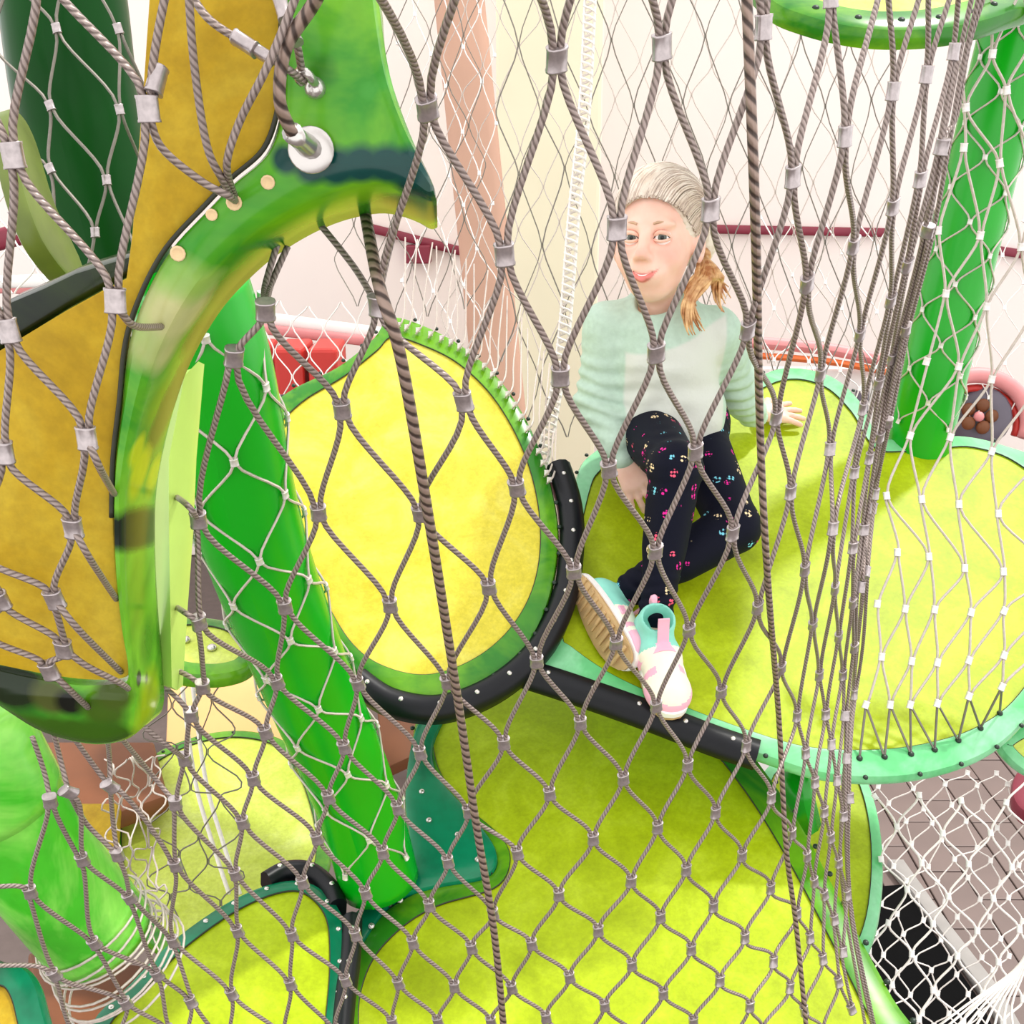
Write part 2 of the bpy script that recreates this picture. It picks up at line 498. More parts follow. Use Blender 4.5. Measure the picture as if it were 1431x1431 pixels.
floor = slab('floor', (0, 2.6, -0.06), 9.0, 8.4, 0.1, M['grout'])
floor['label'] = 'mauve tiled floor far below the climbing platforms'
ME_TILE = shared_mesh('tile', *box_geo((0, 0, 0), 0.145, 0.295, 0.02, 0.003), M['tile'], False)
for i in range(19):
    for j in range(15):
        x = 0.45 + i*0.15; y = 1.8 + j*0.3 + (0.15 if i % 2 else 0)
        o = bpy.data.objects.new('tile', ME_TILE); o.parent = floor
        o.location = Vector((x, y, 0.0 - 0.004 + random.uniform(-0.0015, 0.0015))) - floor.location; COL.objects.link(o)
wall_back = slab('wall_back', (0, 6.6, 2.6), 9.0, 0.12, 5.4, M['wall']); wall_back['label'] = 'cream back wall of the hall'

def beam(name, a, b, w, h, mat, label, cat, group=None, kind=None, rnd=True):
    """a bar from a to b with rounded section"""
    a, b = np.array(a), np.array(b); mb = MB()
    pr = [(math.copysign(abs(math.cos(t))**0.5, math.cos(t))*w/2, math.copysign(abs(math.sin(t))**0.5, math.sin(t))*h/2) for t in np.linspace(0, 2*math.pi, 16, endpoint=False)]
    t = (b-a)/np.linalg.norm(b-a); up = np.array([0, 0, 1.0]) if abs(t[2]) < 0.8 else np.array([0, 1.0, 0])
    s = np.cross(t, up); s /= np.linalg.norm(s); u = np.cross(s, t); V = []; F = []
    for p in (a, b):
        for x, y in pr: V.append(p + s*x + u*y)
    for k in range(16): F.append((k, (k+1) % 16, 16+(k+1) % 16, 16+k))
    F += [tuple(range(16)), tuple(range(16, 32))]
    o = mb.add(V, F).build(name, mat, None, True, origin=(a+b)/2 if kind is None else a); fix_normals(o)
    return tag(o, label, cat, group, kind)

# wall panels (boards with recessed joints) behind the girl
for k, (x, w) in enumerate(((-3.3, 2.3), (-0.95, 2.3), (1.4, 2.3), (3.4, 1.6))):
    V, F = box_geo((x, 6.53, 2.6), w, 0.03, 5.2, 0.006)
    MB().add(V, F).build('panel', M['wall'], wall_back, smooth=False)

# columns
def foot(px, py, d):
    p = P(px, py, d); return p
a, b = P(628, -140, 4.4), P(706, 640, 4.4); b2 = a + (b-a) * (a[2]/(a[2]-b[2]))
o = beam('column', a, b2, 0.2, 0.16, M['tan'], 'leaning tan column seen behind the net left of the girl', 'column')
top, bot = P(770, -140, 5.0), P(770, 500, 5.0)
cream = slab('column', ((top[0]+bot[0])/2, top[1]+0.1, 2.6), 0.5, 0.3, 5.2, M['cream'], kind=None, bev=0.02)
tag(cream, 'wide pale yellow column right of the leaning tan column', 'column')

# handrails and background furniture
def WP(px, py, y=6.5):
    r = FWD + RIGHT*(px-715.5)/FPX - UP*(py-715.5)/FPX; return CAM + r*(y/r[1])
beam('handrail', WP(990, 320), WP(1236, 325), 0.06, 0.05, M['maroon'], 'maroon rail on the wall just right of the girl\'s head', 'rail')
beam('handrail', WP(1395, 350), WP(1500, 366), 0.06, 0.05, M['maroon'], 'short maroon rail beyond the green tube at the right edge', 'rail')
beam('handrail', WP(515, 318), WP(648, 352), 0.06, 0.05, M['maroon'], 'sloping maroon rail left of the tan column', 'rail')
t = WP(585, 355, 6.46); o = slab('wall_box', t, 0.14, 0.1, 0.10, M['maroon'], kind=None, bev=0.008); tag(o, 'small maroon box under the sloping rail left of the tan column', 'box')
beam('handrail', P(300, 436, 4.6), P(560, 470, 4.6), 0.07, 0.05, M['white'], 'white upper rail behind the yellow leaf platform', 'rail')
beam('handrail', P(300, 452, 4.55), P(560, 482, 4.55), 0.05, 0.04, M['pink'], 'pink lower rail behind the yellow leaf platform', 'rail')
for k, (x0, x1) in enumerate(((335, 382), (392, 432), (438, 478))):
    c = (P(x0, 505, 4.3) + P(x1, 512, 4.3))/2
    top = c[2]+.08; o = slab('bench', (c[0], c[1], top/2), (x1-x0)/FPX*4.3, 0.25, top, M['red'], kind=None, bev=0.015)
    tag(o, ('left', 'middle', 'right')[k] + ' red padded bench block behind the bright green tube', 'bench', 'red bench blocks')
o = beam('handrail', P(-20, 340, 4.2), P(130, 300, 4.2), 0.09, 0.08, M['maroon'], 'maroon beam behind the dark green tube at the left edge', 'rail')
beam('handrail', P(-30, 395, 3.6), P(200, 388, 3.6), 0.05, 0.04, M['white'], 'white rail behind the dark rim at the left edge', 'rail')
beam('ledge', P(-30, 402, 3.7), P(200, 410, 3.7), 0.05, 0.03, M['pink'], 'pink strip under the white rail at the left edge', 'rail')

def arc_px(cx, cy, rx, ry, a0, a1, n=24): return [(cx+rx*math.cos(t), cy+ry*math.sin(t)) for t in np.linspace(math.radians(a0), math.radians(a1), n)]
# pink curved rail and parapet behind the girl's hand
t = thing('parapet', P(1140, 560, 3.9), 'white parapet with grey square openings under a pink rail beyond the girl\'s hand', 'parapet')
c = P(1140, 560, 3.95); top = c[2]+.12; MB().add(*box_geo((c[0], c[1], top/2), 0.52, 0.05, top, 0.008)).build('wall_slab', M['white'], t, False)
for k in range(4):
    q = P(1078 + k*42, 552 + k*3, 3.9); MB().add(*box_geo(q, 0.045, 0.02, 0.08, 0.004)).build('opening', M['slate'], t, False)
MB().tube([P(*q, 3.85) for q in catmull([(1040, 478), (1100, 482), (1170, 490), (1240, 505)], 5)], 0.022, 10).build('rail', M['pink'], t)
MB().tube([P(*q, 3.85) for q in catmull([(1040, 496), (1100, 500), (1170, 507), (1240, 520)], 5)], 0.012, 8).build('rail_strip', M['orange'], t)
# round red table
t = thing('round_table', P(1370, 580, 3.4), 'round red railing wheel with a grey hub seen under the right green tube', 'wheel')
pts = [P(*q, 3.4) for q in arc_px(1365, 590, 72, 66, 150, 380)]
MB().tube(pts, 0.025, 10).build('rim_rail', M['pink'], t)
MB().tube([P(*q, 3.42) for q in arc_px(1365, 592, 56, 50, 150, 380)], 0.012, 8).build('inner_rail', M['red'], t)
V, F = lathe([(0.09, -0.01), (0.095, 0), (0.09, 0.012), (0.05, 0.016)], 20); hub = shared_mesh('hub', V, F, M['slate'])
place('hub', hub, t, P(1368, 582, 3.43), CAM - P(1368, 582, 3.43))
for k in range(5):
    a = k*2*math.pi/5; q = P(1368 + 18*math.cos(a), 582 + 16*math.sin(a), 3.40)
    MB().add(*sphere_geo(q, (0.022, 0.012, 0.022), 10, 6)).build('petal', M['brown'], t)
MB().add(*sphere_geo(P(1368, 582, 3.39), 0.016, 10, 6)).build('hub_cap', M['pink'], t)
# warm coloured pieces seen low between the tubes
pl = Plane((300, 960, 2.7), (380, 1040, 2.6), (260, 1040, 2.6))
o = outline(pl, [(235, 925), (395, 925), (420, 1050), (230, 1060)], 4, False)
r_ = thing('ground_pad', pl.hit(320, 990), 'peach foam pad beyond the lower leaf platforms', 'pad'); plate('pad', o, pl, 0, 0.04, 0.01, M['peach'], r_)
pl = Plane((100, 1060, 2.3), (220, 1060, 2.3), (150, 1130, 2.1))
o = outline(pl, [(60, 1035), (215, 1035), (235, 1110), (150, 1140), (60, 1120)], 4, False)
r_ = thing('ground_pad', pl.hit(140, 1080), 'brown foam pad beyond the lower left tube', 'pad'); plate('pad', o, pl, 0, 0.04, 0.01, M['brown'], r_)
pl = Plane((110, 1150, 2.0), (150, 1150, 2.0), (130, 1190, 1.95))
o = outline(pl, [(95, 1120), (165, 1120), (160, 1195), (110, 1200)], 4, False)
r_ = thing('ground_pad', pl.hit(130, 1160), 'orange yellow foam pad beside the lower left tube', 'pad'); plate('pad', o, pl, 0, 0.04, 0.01, M['ochre'], r_)
pl = Plane((540, 1000, 2.5), (590, 1000, 2.5), (560, 1060, 2.4))
o = outline(pl, [(525, 970), (600, 985), (590, 1050), (535, 1075)], 4, False)
r_ = thing('ground_pad', pl.hit(560, 1020), 'orange brown pad between the bright green tube and the lime leaf', 'pad'); plate('pad', o, pl, 0, 0.04, 0.01, M['brown'], r_)
pl = Plane((30, 1400, 1.9), (180, 1400, 1.9), (100, 1431, 1.8))
o = outline(pl, [(40, 1330), (220, 1350), (170, 1440), (60, 1460)], 4, False)
r_ = thing('ground_pad', pl.hit(110, 1390), 'dark ochre pad under the tube end at the lower left', 'pad'); plate('pad', o, pl, 0, 0.04, 0.01, M['brown'], r_)
# flat black patch and kerb on the floor at lower right
fl = lambda px, py: CAM + (FWD + RIGHT*(px-715.5)/FPX - UP*(py-715.5)/FPX) * ((0.012 - CAM[2]) / (FWD - UP*(py-715.5)/FPX)[2])
class FloorPl(Plane):
    def __init__(s, z): s.o = np.array([0, 0, z]); s.n = np.array([0, 0, 1.0]); s.u = np.array([1.0, 0, 0]); s.v = np.array([0, 1.0, 0])
fpl = FloorPl(0.03)
r_ = thing('floor_patch', fpl.hit(1280, 1360), 'flat black patch on the tiled floor at the lower right', 'mat')
plate('mat', outline(fpl, [(1190, 1240), (1262, 1235), (1310, 1310), (1372, 1400), (1420, 1500), (1100, 1520)], 4, False), fpl, 0, 0.022, 0.006, M['black_patch'], r_)
r_ = thing('floor_kerb', fpl.hit(1310, 1300), 'grey concrete kerb strip beside the black floor patch', 'kerb')
plate('kerb', outline(fpl, [(1240, 1205), (1262, 1205), (1330, 1300), (1400, 1390), (1450, 1480), (1432, 1490), (1380, 1400), (1316, 1308)], 4, False), fpl, 0.015, 0.037, 0.006, M['concrete'], r_)
pl = Plane((1420, 1080, 2.6), (1431, 1130, 2.5), (1460, 1100, 2.55))
r_ = thing('red_stool', pl.hit(1430, 1100), 'dark red round seat at the right edge above the tiled floor', 'seat')
plate('seat', outline(pl, arc_px(1445, 1100, 32, 36, 0, 345, 18), 2), pl, 0, 0.05, 0.012, M['maroon'], r_)

# ------------------------------------------------------------------ green tubes
def big_tube(name, label, ctr, r, mat, per=8, sides=28):
    c = catmull(ctr, per); p = [P(*q) for q in c]
    root = thing(name, p[-1], label, 'tube')
    MB().tube(p, r, sides).build('pipe', mat, root)
    return root, np.array(p)

TB, tb_pts = big_tube('climbing_tube', 'bright green curved tube leaning in front of the yellow leaf', [(262, 400, 1.10), (300, 520, 1.16), (350, 740, 1.30), (420, 930, 1.47), (492, 1100, 1.62), (530, 1230, 1.70)], 0.061, M['tube_green'])
TD, td_pts = big_tube('climbing_tube', 'green tube rising behind the right end of the lime leaf', [(1470, -150, 1.9), (1410, 80, 1.98), (1358, 300, 2.06), (1318, 470, 2.14), (1286, 612, 2.24), (1270, 680, 2.3)], 0.062, M['tube_green'])
TA, ta_pts = big_tube('climbing_tube', 'dark green shaded tube at the upper left edge', [(60, -200, 1.20), (88, 0, 1.22), (110, 160, 1.25), (150, 330, 1.30), (200, 480, 1.34), (260, 640, 1.36)], 0.068, M['tube_shaded'])
TC, tc_pts = big_tube('climbing_tube', 'short lime green tube at the lower left, its end wrapped in coiled cable', [(-60, 1010, 1.16), (-5, 1110, 1.2), (60, 1210, 1.26), (140, 1310, 1.33)], 0.064, M['tube_lime'])
# raised collar where the lower left tube starts, and dark end
t_, U_, W_ = frames(tc_pts)
def ring_on(p, t, r, tr, name, mat, parent, n=28):
    a = np.array([0, 0, 1.0]); u = np.cross(t, a); u /= np.linalg.norm(u); w = np.cross(t, u)
    q = [p + r*(math.cos(x)*u + math.sin(x)*w) for x in np.linspace(0, 2*math.pi, n)]
    return MB().tube(q, tr, 6, False).build(name, mat, parent)
i0 = 9
V, F, uv = tube_geo([tc_pts[0], tc_pts[4], tc_pts[i0-1], tc_pts[i0]], [0.068, 0.068, 0.068, 0.066], 28)
MB().add(V, F).build('collar', M['tube_lime'], TC)
for k in range(9):
    j = len(tc_pts)-1
    q = tc_pts[j] + t_[j]*(0.012*k - 0.03) + np.array([0.002*random.uniform(-1, 1), 0, 0])
    ring_on(q, t_[j] + np.array([random.uniform(-.12, .12), random.uniform(-.12, .12), 0]), 0.067 + 0.0012*k, 0.0016, 'cable_coil', M['cable_pale'], TC)

# ------------------------------------------------------------------ leaf platforms
# lime leaf the girl sits on
plG = Plane((900, 960, 1.75), (1150, 530, 2.35), (1400, 960, 1.80))
G_out = [(735, 930), (778, 880), (790, 760), (806, 660), (830, 628), (880, 600), (950, 575), (1020, 545), (1090, 512), (1160, 522), (1205, 560),
         (1228, 606), (1252, 610), (1290, 612), (1340, 606), (1400, 618), (1470, 650), (1530, 740), (1530, 860), (1470, 960), (1405, 1035), (1330, 1072), (1240, 1086), (1150, 1080), (1070, 1056), (960, 1018), (850, 975)]
G_in = [(800, 905), (786, 885), (800, 800), (822, 690), (840, 655), (890, 618), (960, 590), (1030, 560), (1095, 530), (1150, 538), (1190, 574),
        (1222, 624), (1262, 630), (1310, 626), (1360, 624), (1420, 645), (1478, 700), (1500, 790), (1480, 880), (1425, 970), (1370, 1014), (1300, 1038), (1220, 1048), (1130, 1044), (1050, 1022), (950, 985), (860, 945)]
LG, _, _ = leaf('leaf_platform', 'large lime green leaf platform the girl sits on', plG, G_out, 0, 0.03, M['lime'], M['rim_mint'], inner_px=G_in, bolts=0.07, bolt_r=0.004)
bumper(plG, [(734, 934), (800, 955), (900, 990), (1000, 1028), (1060, 1048)], 0.052, 0.03, LG, M['black'], 0.075)
# yellow leaf in the middle
plY = Plane((560, 940, 1.72), (545, 460, 2.12), (760, 700, 1.92))
Y_out = [(545, 440), (600, 455), (660, 490), (710, 540), (750, 610), (775, 690), (782, 760), (768, 840), (735, 905), (680, 950), (610, 975), (545, 965), (490, 930), (440, 860), (385, 740), (360, 650), (355, 590), (400, 545), (470, 510), (520, 470)]
Y_in = [(548, 470), (592, 482), (642, 508), (690, 555), (728, 620), (750, 690), (756, 760), (744, 825), (712, 880), (664, 920), (605, 942), (550, 936), (500, 908), (460, 850), (410, 740), (385, 660), (384, 605), (420, 562), (480, 525), (525, 490)]
LY, _, _ = leaf('leaf_platform', 'tilted yellow leaf platform left of the girl with a black bumper around its right edge', plY, Y_out, 0, 0.03, M['yellow'], M['rim_green'], inner_px=Y_in, bolts=0.045, bolt_r=0.004)
bumper(plY, [(781, 646), (797, 700), (800, 760), (788, 835), (752, 905), (690, 958), (615, 985), (545, 975), (500, 945)], 0.042, 0.035, LY, M['black'], 0.06)
# lower lime leaf, with teal fork on its left
plL = Plane((700, 1000, 2.0), (1200, 1350, 1.56), (500, 1400, 1.56))
L_out = [(590, 985), (640, 955), (760, 930), (900, 960), (1020, 1020), (1075, 1080), (1130, 1165), (1190, 1280), (1250, 1390), (1310, 1500), (1200, 1620), (900, 1660), (620, 1620), (480, 1520), (462, 1420), (480, 1340), (525, 1280), (590, 1240), (672, 1225), (692, 1205), (680, 1185), (630, 1150), (590, 1090), (575, 1035)]
L_in = [(606, 1005), (650, 975), (760, 955), (890, 985), (985, 1040), (1035, 1095), (1090, 1180), (1150, 1290), (1205, 1400), (1250, 1500), (1170, 1590), (900, 1630), (640, 1590), (520, 1500), (500, 1420), (515, 1350), (555, 1300), (610, 1265), (690, 1240), (712, 1205), (700, 1170), (650, 1125), (615, 1080), (604, 1035)]
LL, _, _ = leaf('leaf_platform', 'big lime leaf platform at the bottom centre below the girl', plL, L_out, 0, 0.035, M['lime'], M['rim_green'], inner_px=L_in, bolts=0.05, bolt_r=0.0045)
# teal fork plate holding the tube foot
q = outline(plL, [(548, 1262), (500, 1330), (478, 1345), (470, 1310), (520, 1255), (560, 1225), (572, 1180), (566, 1120), (575, 1040), (600, 985), (628, 985), (606, 1040), (612, 1085), (650, 1130), (688, 1178), (694, 1208), (674, 1228), (610, 1240)], 5)
o = plate('fork_plate', q, plL, 0.006, 0.02, 0.005, M['rim_teal'], LL); o['label'] = 'teal painted fork plate around the tube foot'
for px, py in ((590, 1110), (600, 1150), (640, 1170), (668, 1205), (560, 1262), (520, 1298), (585, 1060)): place('bolt', ME_STUD, LL, plL.lift(px, py, 0.007), plL.n, scale=0.005)
# lower left lime leaf
plM = Plane((430, 1240, 1.66), (200, 1400, 1.45), (460, 1420, 1.46))
M_out = [(120, 1440), (180, 1370), (240, 1310), (320, 1255), (390, 1228), (440, 1232), (478, 1270), (488, 1330), (484, 1420), (470, 1540), (300, 1600), (140, 1560)]
LM, _, _ = leaf('leaf_platform', 'lime leaf platform at the bottom left with a teal rim', plM, M_out, 0.026, 0.03, M['lime'], M['rim_teal'], bolts=0.05, bolt_r=0.004, bolt_me=ME_STUD)
bumper(plM, [(372, 1226), (400, 1212), (435, 1214), (462, 1238), (472, 1262)], 0.028, 0.03, LM, M['black'], 0.05)
bumper(plM, [(492, 1280), (490, 1330), (482, 1390), (476, 1460)], 0.03, 0.03, LM, M['black'], 0.06)
# pale leaf beyond
plP = Plane((300, 1270, 2.0), (220, 1060, 2.35), (440, 1100, 2.3))
P_out = [(150, 1140), (190, 1070), (260, 1030), (340, 1018), (410, 1040), (450, 1110), (462, 1200), (420, 1290), (330, 1330), (230, 1330), (160, 1250)]
LP, _, _ = leaf('leaf_platform', 'pale lime leaf platform behind the lower left net', plP, P_out, 0.028, 0.03, M['lime_pale'], M['rim_green'], bolts=0.07, bolt_r=0.004)
# small leaf tip with bumper behind the bright tube
plS = Plane((400, 600, 2.2), (465, 570, 2.25), (400, 560, 2.3))
LS, _, _ = leaf('leaf_platform', 'small grey green leaf tip with a dark bumper left of the yellow leaf', plS, [(330, 575), (380, 556), (440, 560), (462, 585), (450, 615), (420, 640), (360, 650), (320, 640)], 0.03, 0.03, M['lime_pale'], M['rim_mint'], bolts=0)
bumper(plS, [(372, 559), (420, 558), (452, 566), (464, 588), (452, 612), (426, 636)], 0.036, 0.03, LS, M['black'], 0.05)
# leaf with the bolts under the near rim
plT = Plane((250, 930, 1.9), (340, 930, 1.9), (300, 880, 2.0))
LT, _, _ = leaf('leaf_platform', 'pale leaf edge with silver bolts between the near rim and the bright tube', plT, [(200, 880), (260, 860), (330, 868), (362, 900), (345, 930), (290, 942), (225, 930)], 0.03, 0.035, M['lime_pale'], M['rim_green'], bolts=0)
for px, py in ((259, 894), (296, 905)): place('bolt', ME_STUD, LT, plT.lift(px, py, 0.0), plT.n, scale=0.009)
# leaf beyond the fold at the lower right
plR = Plane((1120, 1300, 2.05), (1120, 1100, 2.35), (1225, 1200, 2.2))
LR, _, _ = leaf('leaf_platform', 'upright lime leaf edged in mint green beyond the net fold at the lower right', plR, [(1060, 1090), (1120, 1050), (1190, 1060), (1222, 1110), (1236, 1200), (1226, 1300), (1190, 1360), (1120, 1370), (1060, 1250)], 0.024, 0.03, M['lime'], M['rim_mint'], bolts=0)
MB().tube([P(1112, 1075, 2.0), P(1116, 1110, 2.0), P(1126, 1150, 2.05)], 0.028, 12).build('stem', M['tube_green'], LR)
plR2 = Plane((1420, 1040, 1.9), (1431, 1080, 1.88), (1470, 1050, 1.9))
leaf('leaf_platform', 'pale leaf corner at the right edge under the big lime leaf', plR2, [(1398, 1040), (1430, 1012), (1480, 1000), (1520, 1030), (1500, 1090), (1440, 1082)], 0.02, 0.03, M['lime_pale'], M['rim_mint'], bolts=0)
# overhead leaf at the top right
plO = Plane((1270, 40, 1.45), (1270, -160, 1.80), (1431, 20, 1.5))
leaf('leaf_platform', 'overhead leaf platform cut by the top right of the frame', plO, [(1040, -60), (1075, -5), (1130, 20), (1200, 36), (1270, 40), (1340, 34), (1410, 16), (1480, -20), (1500, -140), (1400, -220), (1200, -240), (1080, -160)], 0.05, 0.034, M['lime_pale'], M['rim_green'], bolts=0.05, bolt_r=0.005)
plE = Plane((22, 165, 1.02), (70, 290, 1.04), (112, 372, 1.08))
r_ = thing('leaf_platform', plE.hit(60, 280), 'narrow olive green leaf edge beside the dark green tube', 'climbing platform')
plate('rim', outline(plE, [(14, 160), (30, 158), (52, 200), (78, 285), (118, 375), (104, 392), (60, 335), (30, 250)], 4), plE, 0, .02, .004, plain('olive_paint', srgb(96, 112, 34), .4, 0, .2, 20), r_)
# green corner piece at the bottom left
plC = Plane((20, 1400, 1.15), (60, 1431, 1.13), (0, 1350, 1.18))
leaf('leaf_platform', 'dark teal leaf corner with an ochre face at the bottom left corner', plC, [(-60, 1330), (0, 1338), (38, 1352), (58, 1400), (62, 1470), (-40, 1500)], 0.026, 0.03, M['ochre'], M['rim_teal'], bolts=0)

# ------------------------------------------------------------------ the near leaf at the left
plN = Plane((300, 0, 0.58), (100, 950, 0.76), (600, 280, 0.62))
VD = FWD + RIGHT*(-0.06) + UP*0.03; VD = VD/np.linalg.norm(VD)
LN = thing('leaf_platform', plN.hit(200, 600), 'upright ochre leaf with a thick hand painted green rim at the left, nearest the camera', 'climbing platform')
F_ = [(611, 272), (600, 274), (575, 262), (530, 251), (480, 258), (430, 276), (380, 304), (335, 338), (280, 396), (235, 470), (206, 545), (186, 620), (174, 700), (175, 800), (182, 900), (189, 955), (193, 1005), (180, 1030), (130, 1040), (60, 1024), (0, 988), (-70, 940)]
G_ = [(-70, 915), (0, 930), (60, 942), (120, 950), (172, 948), (180, 930), (170, 870), (162, 800), (158, 720), (160, 640), (169, 560), (178, 475), (200, 408), (235, 344), (290, 284), (325, 248), (370, 207), (390, 150), (393, 90), (397, -60)]
W_ = [(525, -60), (530, 0), (545, 95), (572, 175), (600, 236), (609, 258)]
rp = np.vstack([catmull(F_, 5), catmull(G_, 5), catmull(W_, 5)[:-1]])
q = np.array([plN.uv(plN.hit(*a)) for a in rp]); q = q if area2(q) > 0 else q[::-1].copy()
org = wloc(LN)
def pp(px, py, d=0.0): return plN.hit(px, py) + VD*d
PQ = lambda px, py, d, r, c: (P(px, py, d), r, c)
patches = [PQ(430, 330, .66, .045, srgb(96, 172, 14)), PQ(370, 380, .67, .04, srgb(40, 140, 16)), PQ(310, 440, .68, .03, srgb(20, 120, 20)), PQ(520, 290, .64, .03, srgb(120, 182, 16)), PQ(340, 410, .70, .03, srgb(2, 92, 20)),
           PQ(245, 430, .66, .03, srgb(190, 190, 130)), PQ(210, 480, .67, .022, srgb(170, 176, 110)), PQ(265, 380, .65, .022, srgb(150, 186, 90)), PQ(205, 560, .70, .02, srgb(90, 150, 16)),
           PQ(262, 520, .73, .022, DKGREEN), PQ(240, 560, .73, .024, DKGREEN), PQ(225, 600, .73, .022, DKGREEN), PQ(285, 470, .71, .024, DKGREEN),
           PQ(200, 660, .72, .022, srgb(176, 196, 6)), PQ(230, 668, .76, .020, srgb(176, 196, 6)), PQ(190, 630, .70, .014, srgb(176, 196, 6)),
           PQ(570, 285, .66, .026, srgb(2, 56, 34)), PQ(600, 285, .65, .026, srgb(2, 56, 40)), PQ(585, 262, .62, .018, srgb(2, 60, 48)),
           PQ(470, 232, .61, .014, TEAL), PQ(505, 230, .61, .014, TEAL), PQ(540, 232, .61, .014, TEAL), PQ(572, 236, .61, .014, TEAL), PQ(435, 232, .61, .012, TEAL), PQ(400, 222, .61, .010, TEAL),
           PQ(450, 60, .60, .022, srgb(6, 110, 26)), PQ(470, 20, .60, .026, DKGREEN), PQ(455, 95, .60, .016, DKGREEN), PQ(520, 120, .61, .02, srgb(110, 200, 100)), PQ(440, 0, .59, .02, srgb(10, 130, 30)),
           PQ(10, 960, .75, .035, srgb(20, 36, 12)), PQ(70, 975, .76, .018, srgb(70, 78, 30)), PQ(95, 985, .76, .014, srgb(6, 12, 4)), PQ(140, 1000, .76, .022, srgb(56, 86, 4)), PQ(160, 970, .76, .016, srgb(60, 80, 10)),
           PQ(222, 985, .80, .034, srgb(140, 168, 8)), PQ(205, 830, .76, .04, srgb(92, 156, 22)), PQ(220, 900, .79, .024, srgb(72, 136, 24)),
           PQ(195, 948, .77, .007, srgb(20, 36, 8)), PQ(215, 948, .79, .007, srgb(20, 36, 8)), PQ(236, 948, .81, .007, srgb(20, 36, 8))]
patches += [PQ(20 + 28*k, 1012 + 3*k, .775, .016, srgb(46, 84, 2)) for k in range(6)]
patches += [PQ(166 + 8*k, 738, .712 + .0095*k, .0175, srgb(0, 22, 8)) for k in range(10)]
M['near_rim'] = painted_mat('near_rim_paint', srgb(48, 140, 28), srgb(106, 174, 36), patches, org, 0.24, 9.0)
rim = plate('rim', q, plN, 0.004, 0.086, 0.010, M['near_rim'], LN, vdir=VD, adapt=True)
# light lime back half of the rim, seen along its right side
A1 = [P(x, y, d) for x, y, d in ((258, 525, .765), (236, 640, .785), (236, 740, .80), (238, 850, .815), (240, 960, .83))]
B1 = [P(x, y, d) for x, y, d in ((277, 505, .79), (266, 640, .815), (262, 740, .83), (254, 850, .845), (247, 965, .86))]
V = np.array(A1 + B1 + [p + RIGHT*.0 + VD*.02 for p in B1] + [p + VD*.02 - RIGHT*.02 for p in A1]); n5 = 5; F = []
for r in range(4):
    for i in range(4): F.append((r*5+i, r*5+i+1, ((r+1) % 4)*5+i+1, ((r+1) % 4)*5+i))
F += [(0, 5, 10, 15), (4, 9, 14, 19)]
o = MB().add(V, F).build('rim_backing', plain('light_lime_paint', srgb(190, 224, 110), 0.3, 0, 0.06, 20), LN); fix_normals(o); o['label'] = 'light lime backing strip of the rim'
# ochre sheet
S_ = [(-70, 530), (-20, 502), (27, 474), (90, 436), (148, 404), (176, 390), (184, 330), (190, 250), (200, 120), (212, -60)]
sheet = np.vstack([np.array(S_, float), catmull(G_, 5)[::-1]])
q = np.array([plN.uv(plN.hit(*a)) for a in sheet]); q = q if area2(q) > 0 else q[::-1].copy()
plate('panel', q, plN, 0.0, 0.006, 0.001, M['ochre'], LN)
g = np.array([plN.lift(*a, 0.003) for a in catmull(G_[8:], 6)]); MB().tube(g, 0.0016, 6).build('gasket', M['gasket'], LN)
# dark rim on the far side of the sheet
D_ = [(-70, 490), (0, 426), (50, 405), (94, 384), (140, 370), (182, 358), (182, 392), (148, 408), (90, 440), (27, 480), (-70, 540)]
q = np.array([plN.uv(plN.hit(*a)) for a in D_]); q = q if area2(q) > 0 else q[::-1].copy()
plate('far_rim', q, plN, -0.008, 0.03, 0.006, M['rim_dark'], LN)['label'] = 'dark olive painted far rim'
# drilled holes with bare wood in the rim
ME_HOLE = shared_mesh('hole', *lathe([(1, -0.2), (1, 0.06), (0.75, 0.1), (0.6, -0.05)], 12), plain('bare_wood', srgb(226, 196, 150), 0.7))
for px, py, s in ((377, 253, .0040), (299, 298, .0034), (252, 352, .0045), (330, 281, .0045)):
    place('drill_hole', ME_HOLE, LN, plN.lift(px, py, 0.005), plN.n, scale=s)
# bolted rope end with washer
AN = thing('rope_anchor', plN.lift(438, 205, .004), 'silver washer and threaded rope fitting bolted to the green rim at upper left', 'anchor')
wme = shared_mesh('washer', *lathe([(1, -0.06), (1, 0.08), (0.95, 0.12), (0.3, 0.12)], 24), M['steel'])
place('washer', wme, AN, plN.lift(440, 206, 0.011), plN.n + RIGHT*0.35 + UP*0.05, scale=0.0125)
fit = np.array([plN.lift(440, 206, 0.008), plN.lift(436, 198, 0.016), plN.lift(430, 186, 0.026), plN.lift(426, 176, .034)])
MB().tube(fit, [0.0062, 0.0062, 0.0052, 0.0056], 12).build('fitting', M['steel'], AN)
rp_ = catmull(np.array([fit[-1], plN.lift(416, 130, 0.045), plN.lift(428, 60, 0.05), P(446, -10, .52), P(470, -110, .46)]), 8)
MB().tube(rp_, 0.0034, 8).build('rope', M['rope'], AN)
V, F = lathe([(1, 0), (1, .3), (.6, .5), (.6, 1)], 10)
AN2 = thing('rope_anchor', plN.lift(442, 122, .004), 'small eye bolt on the green web beside the big washer', 'anchor')
MB().tube(catmull(np.array([plN.lift(442, 122, 0.0), plN.lift(444, 112, .012), plN.lift(438, 100, .018), plN.lift(428, 96, .016), plN.lift(424, 106, .014), plN.lift(430, 114, 0.012)]), 5), 0.0026, 8).build('eye', M['steel'], AN2)
MB().add(*sphere_geo(plN.lift(442, 122, .004), 0.006, 10, 6)).build('nut', M['steel'], AN2)

